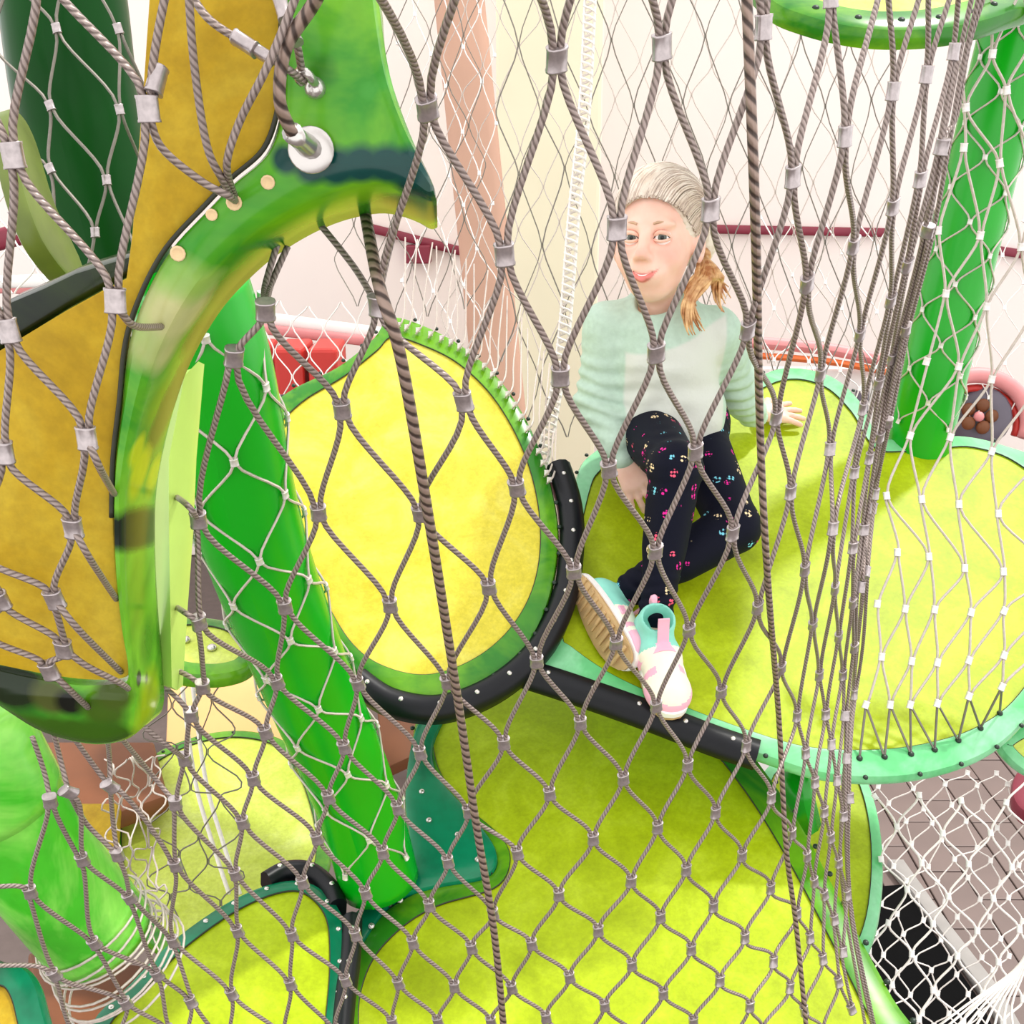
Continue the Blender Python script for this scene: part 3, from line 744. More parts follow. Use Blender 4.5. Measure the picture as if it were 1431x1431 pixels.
# ------------------------------------------------------------------ the girl: implicit surfaces meshed with surface nets
class Field:
    def __init__(s, lo, hi, vox):
        s.v = vox; s.lo = np.asarray(lo, float)
        s.n = np.ceil((np.asarray(hi)-s.lo)/vox).astype(int)+1
        s.D = np.full(tuple(s.n), 1.0, np.float32)
    def box(s, lo, hi):
        a = np.clip(np.floor((np.asarray(lo)-s.lo)/s.v).astype(int), 0, s.n-1); b = np.clip(np.ceil((np.asarray(hi)-s.lo)/s.v).astype(int)+1, 1, s.n)
        sl = tuple(slice(i, j) for i, j in zip(a, b))
        g = [s.lo[k] + s.v*np.arange(a[k], b[k]) for k in range(3)]
        return sl, np.stack(np.meshgrid(*g, indexing='ij'), -1).astype(np.float32)
    def blend(s, sl, d, k, op):
        c = s.D[sl]
        if op == 'u':
            if k > 0: h = np.clip(0.5+0.5*(c-d)/k, 0, 1); r = c*(1-h)+d*h - k*h*(1-h)
            else: r = np.minimum(c, d)
        else:
            h = np.clip(0.5-0.5*(c+d)/max(k, 1e-6), 0, 1); r = c*(1-h)-d*h + k*h*(1-h)
        s.D[sl] = r
    def cone(s, a, b, ra, rb, k=0.015, op='u'):
        a, b = np.asarray(a, float), np.asarray(b, float); m = max(ra, rb)+k+0.03
        sl, X = s.box(np.minimum(a, b)-m, np.maximum(a, b)+m)
        if min(X.shape[:3]) == 0: return s
        ba = (b-a).astype(np.float32); L = float(ba@ba)+1e-12
        t = np.clip(((X-a.astype(np.float32))@ba)/L, 0, 1)
        d = np.linalg.norm(X-a.astype(np.float32)-t[..., None]*ba, axis=-1) - (ra+(rb-ra)*t)
        s.blend(sl, d, k, op); return s
    def ell(s, c, r, ax=None, k=0.015, op='u'):
        c = np.asarray(c, float); r = np.broadcast_to(np.asarray(r, float), (3,)); m = max(r)+k+0.03
        sl, X = s.box(c-m, c+m)
        if min(X.shape[:3]) == 0: return s
        q = X-c.astype(np.float32)
        if ax is not None: q = q @ np.array(ax, np.float32).T
        k0 = np.linalg.norm(q/r.astype(np.float32), axis=-1); k1 = np.linalg.norm(q/(r*r).astype(np.float32), axis=-1)
        d = np.where(k1 > 1e-6, k0*(k0-1)/np.maximum(k1, 1e-6), -min(r))
        s.blend(sl, d, k, op); return s
    def chain(s, pts, rs, k=0.012, op='u'):
        for i in range(len(pts)-1): s.cone(pts[i], pts[i+1], rs[i], rs[i+1], k, op)
        return s
    def cut(s, o, n, lo, hi, k=0.002):
        """remove what lies on the +n side of the plane through o, inside a box"""
        sl, X = s.box(lo, hi); d = -((X-np.asarray(o, np.float32))@np.asarray(n, np.float32)); s.blend(sl, d, k, 'd'); return s
    def displace(s, fn, lo=None, hi=None):
        band = np.argwhere(np.abs(s.D) < 0.02)
        if len(band) == 0: return s
        X = s.lo + band*s.v; s.D[tuple(band.T)] += fn(X).astype(np.float32); return s
    def mesh(s):
        D = s.D; ins = D < 0
        c = np.zeros(tuple(np.array(D.shape)-1), np.int8)
        for i in (0, 1):
            for j in (0, 1):
                for k in (0, 1): c += ins[i:D.shape[0]-1+i, j:D.shape[1]-1+j, k:D.shape[2]-1+k]
        act = np.argwhere((c > 0) & (c < 8)); ids = np.full(c.shape, -1, np.int64); ids[tuple(act.T)] = np.arange(len(act))
        P_ = np.zeros((len(act), 3)); W = np.zeros(len(act))
        cor = [(i, j, k) for i in (0, 1) for j in (0, 1) for k in (0, 1)]
        val = {q: D[tuple((act+np.array(q)).T)] for q in cor}
        for q in cor:
            for ax in range(3):
                if q[ax]: continue
                r = list(q); r[ax] = 1; r = tuple(r); a, b = val[q], val[r]; m = (a < 0) != (b < 0)
                t = np.where(m, a/np.where(m, a-b, 1), 0); pt = np.array(q)[None]+np.zeros((len(act), 3)); pt[:, ax] += t
                P_[m] += pt[m]; W[m] += 1
        P_ = s.lo + (act + P_/W[:, None])*s.v
        F = []
        for ax in range(3):
            u, w = (ax+1) % 3, (ax+2) % 3
            sl0 = [slice(None)]*3; sl1 = [slice(None)]*3; sl0[ax] = slice(0, -1); sl1[ax] = slice(1, None)
            e = np.argwhere(ins[tuple(sl0)] != ins[tuple(sl1)])
            e = e[(e[:, u] > 0) & (e[:, w] > 0) & (e[:, u] < D.shape[u]-1) & (e[:, w] < D.shape[w]-1)]
            du = np.zeros(3, int); du[u] = 1; dw = np.zeros(3, int); dw[w] = 1
            q = np.stack([ids[tuple((e-du-dw).T)], ids[tuple((e-dw).T)], ids[tuple(e.T)], ids[tuple((e-du).T)]], 1)
            fl = ins[tuple(e.T)]; q[~fl] = q[~fl][:, ::-1]; F.append(q)
        F = np.concatenate(F); F = F[(F >= 0).all(1)]
        return P_, F
def mesh_obj(name, V, F, mats, parent, mi=None):
    off = wloc(parent); me = bpy.data.meshes.new(name)
    me.from_pydata((V-off).tolist(), [], F.tolist()); me.polygons.foreach_set('use_smooth', [True]*len(me.polygons))
    for m in (mats if isinstance(mats, list) else [mats]): me.materials.append(m)
    if mi is not None: me.polygons.foreach_set('material_index', mi.astype(np.int32))
    me.update(); o = bpy.data.objects.new(name, me); o.parent = parent; COL.objects.link(o); return o
def relax(V, F, it=2, lam=0.5):
    n = len(V)
    for _ in range(it):
        S = np.zeros_like(V); C = np.zeros(n)
        for k in range(4):
            a, b = F[:, k], F[:, (k+1) % 4]
            np.add.at(S, a, V[b]); np.add.at(C, a, 1); np.add.at(S, b, V[a]); np.add.at(C, b, 1)
        V = V + lam*(S/np.maximum(C, 1)[:, None]-V)
    return V

# materials
def skin_mat():
    m, nt, b = new_mat('skin'); tc = N(nt, 'ShaderNodeTexCoord'); no = N(nt, 'ShaderNodeTexNoise', Scale=30.0, Detail=3.0); nt.links.new(tc.outputs['Object'], no.inputs['Vector'])
    nt.links.new(ramp(nt, no.outputs['Fac'], [(0.3, srgb(236, 186, 166)), (0.7, srgb(244, 202, 184))]), b.inputs['Base Color'])
    src = b.inputs['Base Color'].links[0].from_socket
    a1 = N(nt, 'ShaderNodeAttribute', attribute_name='blush'); a2 = N(nt, 'ShaderNodeAttribute', attribute_name='lip')
    c = mixc(nt, src, srgb(226, 128, 116), a1.outputs['Fac']); c = mixc(nt, c, srgb(222, 126, 118), a2.outputs['Fac']); nt.links.new(c, b.inputs['Base Color'])
    b.inputs['Roughness'].default_value = 0.5; b.inputs['Subsurface Weight'].default_value = 0.15; b.inputs['Subsurface Radius'].default_value = (0.01, 0.004, 0.002)
    return m
def print_mat():
    """navy leggings with a scattered flat print of small five-dot flowers"""
    m, nt, b = new_mat('printed_leggings'); tc = N(nt, 'ShaderNodeTexCoord')
    v = N(nt, 'ShaderNodeTexVoronoi', Scale=40.0, Randomness=0.7); nt.links.new(tc.outputs['Object'], v.inputs['Vector'])
    d = N(nt, 'ShaderNodeTexVoronoi', Scale=170.0, Randomness=0.3); nt.links.new(tc.outputs['Object'], d.inputs['Vector'])
    near = ramp(nt, v.outputs['Distance'], [(0.27, BW(1)), (0.30, BW(0))]); dots = ramp(nt, d.outputs['Distance'], [(0.40, BW(1)), (0.48, BW(0))])
    f = mixc(nt, near, dots, 1.0, 'MULTIPLY'); sp = N(nt, 'ShaderNodeSeparateColor'); nt.links.new(v.outputs['Color'], sp.inputs[0])
    colr = ramp(nt, sp.outputs[0], [(0.0, srgb(226, 40, 150)), (0.36, srgb(240, 214, 170)), (0.6, srgb(120, 200, 220)), (0.8, srgb(236, 90, 120))], 'CONSTANT')
    nt.links.new(mixc(nt, srgb(8, 10, 28), colr, f), b.inputs['Base Color']); b.inputs['Roughness'].default_value = 0.7; b.inputs['Specular IOR Level'].default_value = 0.15
    return m
def hair_mat(name, c1, c2):
    m, nt, b = new_mat(name); uv = N(nt, 'ShaderNodeTexCoord'); mp = N(nt, 'ShaderNodeMapping'); mp.inputs['Scale'].default_value = (60, 60, 60); nt.links.new(uv.outputs['Object'], mp.inputs[0])
    no = N(nt, 'ShaderNodeTexNoise', Scale=1.0, Detail=3.0); nt.links.new(mp.outputs[0], no.inputs['Vector'])
    nt.links.new(ramp(nt, no.outputs['Fac'], [(0.35, c1), (0.65, c2)]), b.inputs['Base Color']); b.inputs['Roughness'].default_value = 0.45
    return m
M['skin'] = skin_mat(); M['lips'] = plain('lips', srgb(214, 104, 104), 0.4, 0, 0.05, 60); M['print'] = print_mat()
def sweater_mat():
    m = plain('jersey', srgb(180, 202, 186), 0.85, 0, 0.06, 90, bump=.3, spec=.2); nt = m.node_tree; b = nt.nodes['Principled BSDF']; src = b.inputs['Base Color'].links[0].from_socket
    a = N(nt, 'ShaderNodeAttribute', attribute_name='grey'); nt.links.new(mixc(nt, src, srgb(206, 208, 200), a.outputs['Fac']), b.inputs['Base Color']); return m
M['sweater'] = sweater_mat()
M['mint'] = plain('mint_jersey', srgb(186, 214, 192), 0.85, 0, 0.05, 60, bump=.2); M['grey_knit'] = plain('pale_grey_jersey', srgb(218, 220, 212), 0.85, 0, 0.05, 80, bump=.2)
M['hair_top'] = hair_mat('washed_out_hair', srgb(212, 192, 174), srgb(232, 218, 204)); M['hair_dark'] = plain('darker_hair', srgb(186, 164, 150), .5, 0, .15, 40); M['hair_tail'] = hair_mat('golden_hair', srgb(168, 104, 54), srgb(228, 184, 130))  # crown carries washed-out light in its colour; darker strands are two-tone hair
M['eye_white'] = plain('eye_white', srgb(244, 240, 238), 0.2, 0, 0.01, 20); M['iris'] = plain('iris', srgb(84, 88, 80), 0.2, 0, 0.2, 400); M['pupil'] = plain('pupil', srgb(10, 8, 8), 0.15)
M['brow'] = plain('brow_hair', srgb(196, 158, 130), 0.7); M['lash'] = plain('lash', srgb(70, 50, 44), 0.6); M['teeth'] = plain('teeth', srgb(250, 246, 240), 0.25, 0, 0.01); M['mouth'] = plain('mouth_inside', srgb(120, 40, 44), 0.5)
M['sole'] = plain('tan_rubber_sole', srgb(196, 160, 112), 0.6, 0, 0.15, 60); M['shoe_cream'] = plain('cream_canvas', srgb(248, 236, 216), 0.7, 0, 0.03, 60); M['shoe_teal'] = plain('aqua_canvas', srgb(140, 214, 196), 0.7, 0, 0.05, 60); M['shoe_pink'] = plain('pink_trim', srgb(246, 178, 200), 0.6, 0, 0.04, 60); M['shoe_white'] = plain('white_foxing', srgb(250, 244, 242), 0.5, 0, 0.02, 60)

GIRL = thing('person', plG.hit(920, 900), 'smiling child with side ponytail, grey and mint sweater, dark leggings, sitting on the lime leaf', 'person')
pelvis, hipR, hipL = P(930, 588, 2.07), P(898, 592, 2.06), P(963, 592, 2.07)
chest, shR, shL, neck0 = P(922, 488, 1.99), P(850, 456, 1.965), P(1000, 464, 1.99), P(924, 436, 1.96)
elR, wrR = P(837, 560, 2.0), P(864, 632, 1.965)
elL, wrL = P(1030, 545, 2.12), P(1052, 580, 2.19)
knR, anR = P(944, 655, 1.80), P(915, 872, 1.795)
knL, anL = P(1026, 736, 1.90), P(880, 828, 1.845)
# head frame: facing the camera, turned a little to the image left
yaw = math.radians(22); hf = -FWD*math.cos(yaw) - RIGHT*math.sin(yaw); hr = RIGHT*math.cos(yaw) - FWD*math.sin(yaw)
roll = math.radians(5); hu = UP*math.cos(roll) + hr*math.sin(roll); hr = hr*math.cos(roll) - UP*math.sin(roll)
pt = math.radians(9); hf, hu = hf*math.cos(pt) - hu*math.sin(pt), hu*math.cos(pt) + hf*math.sin(pt)
HC = P(919, 328, 1.88); HM = np.array([hr, hf, hu]); S_ = 1.05
def H(x, y, z): return HC + S_*(hr*x*.95 + hf*y + hu*z)
def hl(V): return ((V-HC)/S_) @ HM.T * np.array([1/.95, 1, 1])

def add_hand(f, wrist, palm_dir, side, nrm, curl, spread=0.24, thumb_side=1, sc=1.0, k=0.004):
    """palm + four fingers + thumb; palm_dir towards the fingers, side across the knuckles, nrm out of the back of the hand"""
    pd = palm_dir/np.linalg.norm(palm_dir); sd = side - pd*np.dot(side, pd); sd /= np.linalg.norm(sd); nr = np.cross(pd, sd); nr = nr if np.dot(nr, nrm) > 0 else -nr
    tips = []
    for j in range(4):
        o = (j-1.5)*0.0125*sc
        base = wrist + pd*0.012*sc + sd*o*0.6; kn = wrist + pd*(0.052 - 0.004*abs(j-1.3))*sc + sd*o
        f.cone(base, kn, 0.0105*sc, 0.0085*sc, 0.010)
        a = (j-1.5)*spread; dirn = pd*math.cos(a)+sd*math.sin(a); L = (0.046, 0.052, 0.049, 0.038)[j]*sc; p = kn
        ang = curl*0.4
        for s2, fr in enumerate((0.42, 0.32, 0.26)):
            q = p + (dirn*math.cos(ang) - nr*math.sin(ang))*L*fr; r0 = (0.0068, 0.0062, 0.0057)[s2]*sc; f.cone(p, q, r0, r0*0.93, 0.002 if s2 else 0.004); p = q; ang += curl
        tips.append(p)
    tb = wrist + pd*0.018*sc + sd*thumb_side*0.016*sc; t1 = tb + (pd*0.6+sd*thumb_side*0.8)*0.026*sc; t2 = t1 + (pd*0.9+sd*thumb_side*0.35-nr*0.2)*0.024*sc
    f.cone(tb, t1, 0.0105*sc, 0.0078*sc, 0.006); f.cone(t1, t2, 0.0076*sc, 0.006*sc, 0.003)
    return tips

lo = np.array([0.06, 1.50, 1.55]); hi = np.array([0.66, 2.30, 2.62])
f = Field(lo, hi, 0.0026)
# trunk, arms and legs under the clothes
f.cone(pelvis, chest, 0.070, 0.070, .02); f.cone(chest, neck0, 0.066, 0.034, .03); f.cone(shR, shL, 0.030, 0.030, .03)
f.cone(hipR, hipL, 0.06, 0.06, .02)
f.chain([shR, elR, wrR], [0.026, 0.022, 0.0165], .012); f.chain([shL, elL, wrL], [0.026, 0.022, 0.0165], .012)
f.chain([hipR, knR, anR], [0.040, 0.032, 0.020], .012); f.chain([hipL, knL, anL], [0.040, 0.032, 0.020], .012)
# neck and head
f.cone(neck0, H(-.004, -.018, -.075), 0.034, 0.031, .02)
f.ell(H(0, -.016, .026), S_*np.array([.071, .086, .077]), HM, 0)
f.ell(H(0, .020, -.034), S_*np.array([.0535, .056, .069]), HM, .03)
f.ell(H(0, .040, -.082), S_*np.array([.022, .022, .021]), HM, .026)          # chin
for sx in (-1, 1):
    f.ell(H(sx*.031, .046, -.036), S_*np.array([.024, .022, .022]), HM, .018)   # cheek
    f.ell(H(sx*.0272, .072, -.009), S_*np.array([.0175, .012, .0115]), HM, .010, 'd')   # eye socket
    f.ell(H(sx*.026, .064, .011), S_*np.array([.020, .009, .006]), HM, .012)    # brow
    f.ell(H(sx*.071, -.008, -.016), S_*np.array([.009, .020, .029]), HM, .006)  # ear
    f.ell(H(sx*.077, -.002, -.014), S_*np.array([.006, .010, .016]), HM, .005, 'd')
    f.ell(H(sx*.0105, .080, -.040), S_*np.array([.0065, .009, .0065]), HM, .007)  # nostril wing
f.cone(H(0, .066, .000), H(0, .089, -.032), .0075, .0090, .010)                # nose
f.ell(H(0, .091, -.0365), S_*np.array([.0085, .008, .0075]), HM, .006)
f.ell(H(0, .064, -.062), S_*np.array([.030, .018, .020]), HM, .014)            # muzzle
sm = lambda x: np.array(H(x, .0845 - .0125*(x/.022)**2, -.0665 + .0105*(x/.024)**2 - .002))   # smile line
for x0, x1, r0, r1 in ((-.0270, -.013, .0016, .0036), (-.013, 0, .0036, .0046), (0, .013, .0046, .0036), (.013, .0270, .0036, .0016)): f.cone(sm(x0), sm(x1), r0, r1, .002, 'd')
for x0, x1 in ((-.021, -.011), (-.011, 0), (0, .011), (.011, .021)): f.cone(sm(x0)-hu*.0052*(1-abs(x0)/.03), sm(x1)-hu*.0052*(1-abs(x1)/.03), .0042-.0022*abs(x0)/.02, .0042-.0022*abs(x1)/.02, .004)
# hands: right one on the leaf by the thigh, left one spread on the leaf behind
pR = P(896, 690, 1.975) - wrR
add_hand(f, wrR + pR*0.20, pR, RIGHT*1.0+UP*.4, -FWD*.6+UP*.5, 0.22, .12, 1)
pL = plG.lift(1112, 586, .012) - plG.lift(1062, 592, .022)
add_hand(f, plG.lift(1058, 590, .024), pL, np.cross(plG.n, pL)*-1, plG.n, 0.10, .26, -1)
V, F = f.mesh(); V = relax(V, F, 1, .4)
# lips coloured around the smile, blush on the cheeks (smooth point attribute)
l = hl(V); xm = np.abs(l[:, 0]); cv = -.0685 + .0105*(xm/.024)**2; dz_ = l[:, 2]-cv; fall = np.clip(1-(xm/.0285)**2, 0, 1)
up_ = np.clip((.0048*fall - dz_)/.0018, 0, 1); lo_ = np.clip((dz_ + .0108*fall)/.0018, 0, 1)
lip = np.clip(up_*lo_*(l[:, 1] > .05)*(xm < .0286), 0, 1)
blush = sum(.45*np.exp(-(np.linalg.norm((l-np.array([sx*.036, .055, -.034]))/np.array([1, 1.4, .8]), axis=1)/.019)**2) for sx in (-1, 1)) + .3*np.exp(-(np.linalg.norm(l-np.array([0, .095, -.034]), axis=1)/.010)**2)
body = mesh_obj('body', V, F, M['skin'], GIRL)
at = body.data.attributes.new('lip', 'FLOAT', 'POINT'); at.data.foreach_set('value', lip.astype(np.float32))
at = body.data.attributes.new('blush', 'FLOAT', 'POINT'); at.data.foreach_set('value', np.clip(blush, 0, 1).astype(np.float32))
# teeth: an upper arc
mb = MB(); rows = []
for x in np.linspace(-.020, .020, 13):
    y = .0822 - 0.0125*(x/.022)**2; zt = -.0665 + 0.0105*(x/.024)**2; zb = zt - .0070*(1-.75*(x/.021)**2); rows.append((H(x, y, zt), H(x, y+.0012, (zt+zb)/2), H(x, y, zb)))
Vt = np.array(rows).reshape(-1, 3); Ft = []
for i in range(12):
    for k in range(2): Ft.append((i*3+k, (i+1)*3+k, (i+1)*3+k+1, i*3+k+1))
mb.add(Vt, Ft); mb.add(Vt - hf*.003, [t[::-1] for t in Ft]); mb.build('teeth', M['teeth'], body)
for sx in (-1, 1):
    ec = H(sx*.0262, .0580, -.0090); e = MB().add(*sphere_geo(ec, .0140*S_, 18, 12)).build('eye', M['eye_white'], body)
    look = (CAM-ec)/np.linalg.norm(CAM-ec)*.6 + hf*.4; look /= np.linalg.norm(look)
    V1, F1 = lathe([(.0070, .0120), (.0062, .0136), (.0028, .0144), (.0001, .0146)], 16); m4 = np.array(frame_matrix(ec, look)); 
    MB().add(V1*S_ @ m4[:3, :3].T + ec, F1).build('iris', M['iris'], body)
    V1, F1 = lathe([(.0033, .0141), (.0029, .0148), (.0001, .0151)], 12); MB().add(V1*S_ @ m4[:3, :3].T + ec, F1).build('pupil', M['pupil'], body)
    up = [H(sx*(.0262+x), .0580+math.sqrt(max(.0149**2-x*x-zz*zz, 1e-6)), -.0090+zz) for x, zz in ((-.0138, -.001), (-.010, .0044), (-.003, .0072), (.003, .0073), (.010, .0050), (.0142, .000))]
    MB().tube(catmull(np.array(up), 4), np.interp(np.linspace(0, 1, 21), [0, .3, .7, 1], [.0016, .0038, .0040, .0018])*S_, 6).build('upper_lid', M['skin'], body)
    MB().tube(catmull(np.array(up)+(hf*.0014-hu*.0018)*S_, 4), .0008*S_, 5).build('lashes', M['lash'], body)
    dn = [H(sx*(.0262+x), .0580+math.sqrt(max(.0146**2-x*x-zz*zz, 1e-6)), -.0090+zz) for x, zz in ((-.0138, -.002), (-.008, -.0048), (0, -.0060), (.008, -.0048), (.0142, -.001))]
    MB().tube(catmull(np.array(dn), 4), .0026*S_, 6).build('lower_lid', M['skin'], body)
    bw = [H(sx*x, y, z) for x, y, z in ((.014, .0755, .0110), (.022, .0745, .0135), (.033, .0690, .0130), (.043, .0590, .0085))]
    MB().tube(catmull(np.array(bw), 5), np.interp(np.linspace(0, 1, 16), [0, .3, 1], [.0020, .0024, .0008])*S_, 6).build('brow', M['brow'], body)

# sweater
f = Field([0.06, 1.6, 1.75], [0.62, 2.3, 2.45], 0.0034)
f.cone(P(930, 580, 2.055), chest, 0.096, 0.090, .03); f.cone(chest, P(924, 448, 1.965), 0.088, 0.060, .04); f.cone(P(918, 452, 1.965), shR, .050, .037, .03); f.cone(P(930, 454, 1.97), shL, .050, .037, .03)
f.cone(P(905, 570, 2.02), P(955, 575, 2.02), .075, .075, .03)
f.chain([shR, elR, P(861, 620, 1.97)], [0.044, 0.040, 0.028], .02); f.chain([shL, elL, P(1050, 576, 2.18)], [0.044, 0.040, 0.029], .02)
for a, b in ((P(862, 622, 1.97), P(870, 640, 1.968)), (P(1049, 574, 2.18), P(1056, 582, 2.19))): f.cone(a, b, .0235, .0225, .004)   # ribbed cuffs
nk = np.array([H(-.004, -.014, -.098), neck0]); nd_ = (nk[0]-nk[1])/np.linalg.norm(nk[0]-nk[1])
ringp = neck0 + nd_*.030
u1 = np.cross(nd_, RIGHT); u1 /= np.linalg.norm(u1); u2 = np.cross(nd_, u1)
for k in range(16):
    a0, a1 = k*math.pi/8, (k+1)*math.pi/8; w0 = lambda a: ringp + .043*(math.cos(a)*u1+math.sin(a)*u2)
    f.cone(w0(a0), w0(a1), .0105, .0105, .006)
f.cone(ringp - nd_*.006, ringp + nd_*.10, .0345, .040, .004, 'd')                       # neck opening
f.cut(P(930, 603, 2.06), -(pelvis*0 + (chest-pelvis)/np.linalg.norm(chest-pelvis)), P(930, 660, 2.1)-.22, P(930, 660, 2.1)+.22) if False else None
fold_axes = [(elR, (shR-elR), .0045, 230.), (elL, (shL-elL), .0045, 210.), (P(915, 560, 1.97), RIGHT*.5-UP*.9, .0035, 120.)]
def wr(X):
    d = np.zeros(len(X))
    for c, ax, amp, fr in fold_axes:
        ax = ax/np.linalg.norm(ax); q = X-c; rr = np.linalg.norm(q, axis=1)
        d += amp*np.exp(-(rr/.085)**2)*np.sin((q@ax)*fr + 1.7*np.sin(q[:, 0]*40+q[:, 2]*23))
    d += .0014*np.sin(X[:, 0]*75+2*np.sin(X[:, 2]*45))*np.sin(X[:, 2]*60+X[:, 1]*50)
    return d
f.displace(wr)
V, F = f.mesh(); V = relax(V, F, 1, .4); fc = V[F].mean(1)
def segd(X, a, b): ba = b-a; t = np.clip(((X-a)@ba)/(ba@ba), 0, 1); return np.linalg.norm(X-a-t[:, None]*ba, axis=1), t
q = fc-CAM; dd = q@FWD; px = 715.5+FPX*(q@RIGHT)/dd; py = 715.5-FPX*(q@UP)/dd
dA, tA = segd(fc, shR, elR); dB, tB = segd(fc, shL, elL); dC, _ = segd(fc, elR, wrR); dD, _ = segd(fc, elL, wrL)
tx = (V-chest)@RIGHT; ux = (chest-pelvis)/np.linalg.norm(chest-pelvis); hgt = (V-pelvis)@ux
dC, _ = segd(V, elR, wrR); dD, _ = segd(V, elL, wrL)
sdg = np.minimum.reduce([tx+.068, .112-tx, .186+.10*tx-hgt, np.minimum(dC, dD)-.046, hgt+.015])
sw = mesh_obj('sweater', V, F, M['sweater'], GIRL); sw['label'] = 'mint sweater with pale grey body'
at = sw.data.attributes.new('grey', 'FLOAT', 'POINT'); at.data.foreach_set('value', np.clip(.5+sdg/.004, 0, 1).astype(np.float32))
# seam lines of the yoke
# leggings
f = Field([0.10, 1.55, 1.60], [0.60, 2.25, 2.05], 0.0032)
f.cone(hipR, hipL, 0.076, 0.076, .03)
f.chain([hipR, knR, P(916, 858, 1.795)], [0.060, 0.041, 0.0275], .016); f.chain([hipL, knL, P(884, 822, 1.848)], [0.060, 0.043, 0.0285], .016)
f.ell(knR, (.042, .040, .042), None, .01); f.cone(knR*.8+anR*.2+FWD*.012, knR*.5+anR*.5+FWD*.012, .034, .030, .02); f.cone(knL*.8+anL*.2, knL*.5+anL*.5, .036, .031, .02)
lax = (anR-knR)/np.linalg.norm(anR-knR); lax2 = (anL-knL)/np.linalg.norm(anL-knL)
def wl(X):
    d = np.zeros(len(X))
    for c, ax, s2 in ((anR-lax*.03, lax, .05), (knR+FWD*.03, lax, .05), (anL-lax2*.02, lax2, .04), (hipR, knR-hipR, .06), (hipL, knL-hipL, .06)):
        ax = ax/np.linalg.norm(ax); q = X-c; d += .0026*np.exp(-(np.linalg.norm(q, axis=1)/s2)**2)*np.sin(q@ax*330+2*np.sin(q[:, 0]*60))
    return d
f.displace(wl)
V, F = f.mesh(); V = relax(V, F, 1, .4); mesh_obj('leggings', V, F, M['print'], GIRL)['label'] = 'dark navy leggings with small coloured flower print'

# shoes
def shoe(c, toe, up, label, sc=1.0):
    t = toe/np.linalg.norm(toe); n = up - t*np.dot(up, t); n /= np.linalg.norm(n); s = np.cross(t, n)
    A = np.array([s, t, n]); Q = lambda x, y, z: c + sc*(s*x + t*y + n*z)
    f = Field(c-.15, c+.15, .0027)
    f.cone(Q(0, -.062, .034), Q(0, .0, .036), .028*sc, .031*sc, .015); f.cone(Q(0, .0, .034), Q(0, .058, .024), .031*sc, .030*sc, .015)
    f.ell(Q(0, .056, .024), np.array([.037, .040, .026])*sc, A, .012); f.cone(Q(0, -.05, .045), Q(0, -.046, .068), .029*sc, .030*sc, .012)
    f.cone(Q(0, -.043, .060), Q(0, -.043, .12), .0225*sc, .026*sc, .003, 'd')      # opening
    f.cut(Q(0, 0, .014), -n, c-.15, c+.15, .001)
    V, F = f.mesh(); V = relax(V, F, 1, .4); fc = (V[F].mean(1)-c)@A.T/sc
    mi = np.where((fc[:, 1] < -.008+.25*(fc[:, 2]-.03)), 1, 0); mi = np.where((fc[:, 1] > .05) & (fc[:, 2] < .036), 2, mi)
    mi = np.where((np.abs(fc[:, 1]-.035) < .006) & (np.abs(fc[:, 0]) > .018), 2, mi)
    o = mesh_obj('shoe', V, F, [M['shoe_cream'], M['shoe_teal'], M['shoe_pink']], GIRL, mi); o['label'] = label
    foot_ = []
    for k in range(28):
        a = 2*math.pi*k/28; y = math.sin(a)*.098; w = (.034 + .006*math.sin(a))*(1 if True else 0); foot_.append((math.copysign(abs(math.cos(a))**.75, math.cos(a))*w - .004*math.cos(math.pi*y/.19), y - .002))
    for nm, z0, z1, mt, gr in (('foxing', .006, .020, M['shoe_white'], 1.04), ('sole', -.002, .006, M['sole'], 1.02)):
        V2 = []; F2 = []; prof = [(.9, z0), (gr, z0+.002), (gr, z1-.002), (.92, z1)]
        for g, z in prof:
            for x, y in foot_: V2.append(Q(x*g, y*g, z + .012*max(0, y-.05)/.05*.6))
        for i in range(3):
            for k in range(28): F2.append((i*28+k, i*28+(k+1) % 28, (i+1)*28+(k+1) % 28, (i+1)*28+k))
        F2 += [tuple(range(28)), tuple(range(84, 112))]; ob = MB().add(V2, F2).build(nm, mt, o); fix_normals(ob, 50)
    # instep strap, heel tab and tread bars
    st = [Q(x, .004, z) for x, z in ((-.034, .022), (-.030, .044), (-.014, .064), (.0, .068), (.014, .064), (.030, .044), (.034, .022))]
    Vs, Fs = sweep_profile(catmull(np.array(st), 3), t, [(-.002, -.008), (.002, -.008), (.002, .008), (-.002, .008)]); fix_normals(MB().add(Vs, Fs).build('strap', M['shoe_pink'], o))
    tb = [Q(0, -.080, .060), Q(0, -.081, .078), Q(0, -.078, .090), Q(0, -.074, .082)]; MB().tube(catmull(np.array(tb), 3), .0055*sc, 6).build('heel_tab', M['shoe_pink'], o)
    tg = [Q(0, -.002, .064), Q(0, -.012, .082), Q(0, -.020, .098), Q(0, -.022, .104)]; Vs, Fs = sweep_profile(catmull(np.array(tg), 3), s, [(-.0015, -.009), (.0015, -.009), (.0015, .009), (-.0015, .009)]); fix_normals(MB().add(Vs, Fs).build('tongue', M['shoe_pink'], o))
    for y in np.linspace(-.075, .075, 11): MB().add(*(lambda g: (np.array(g[0])*0 + c + sc*(np.array(g[0])@A), g[1]))(box_geo((0, y, -.003), .05, .006, .004, .001))).build('tread', M['sole'], o)
    return o
tR = plG.lift(936, 1000, .0) - plG.lift(908, 905, .0)
shoe(plG.lift(917, 940, .004), tR, plG.n, 'canvas shoe seen from above, toe towards the camera')
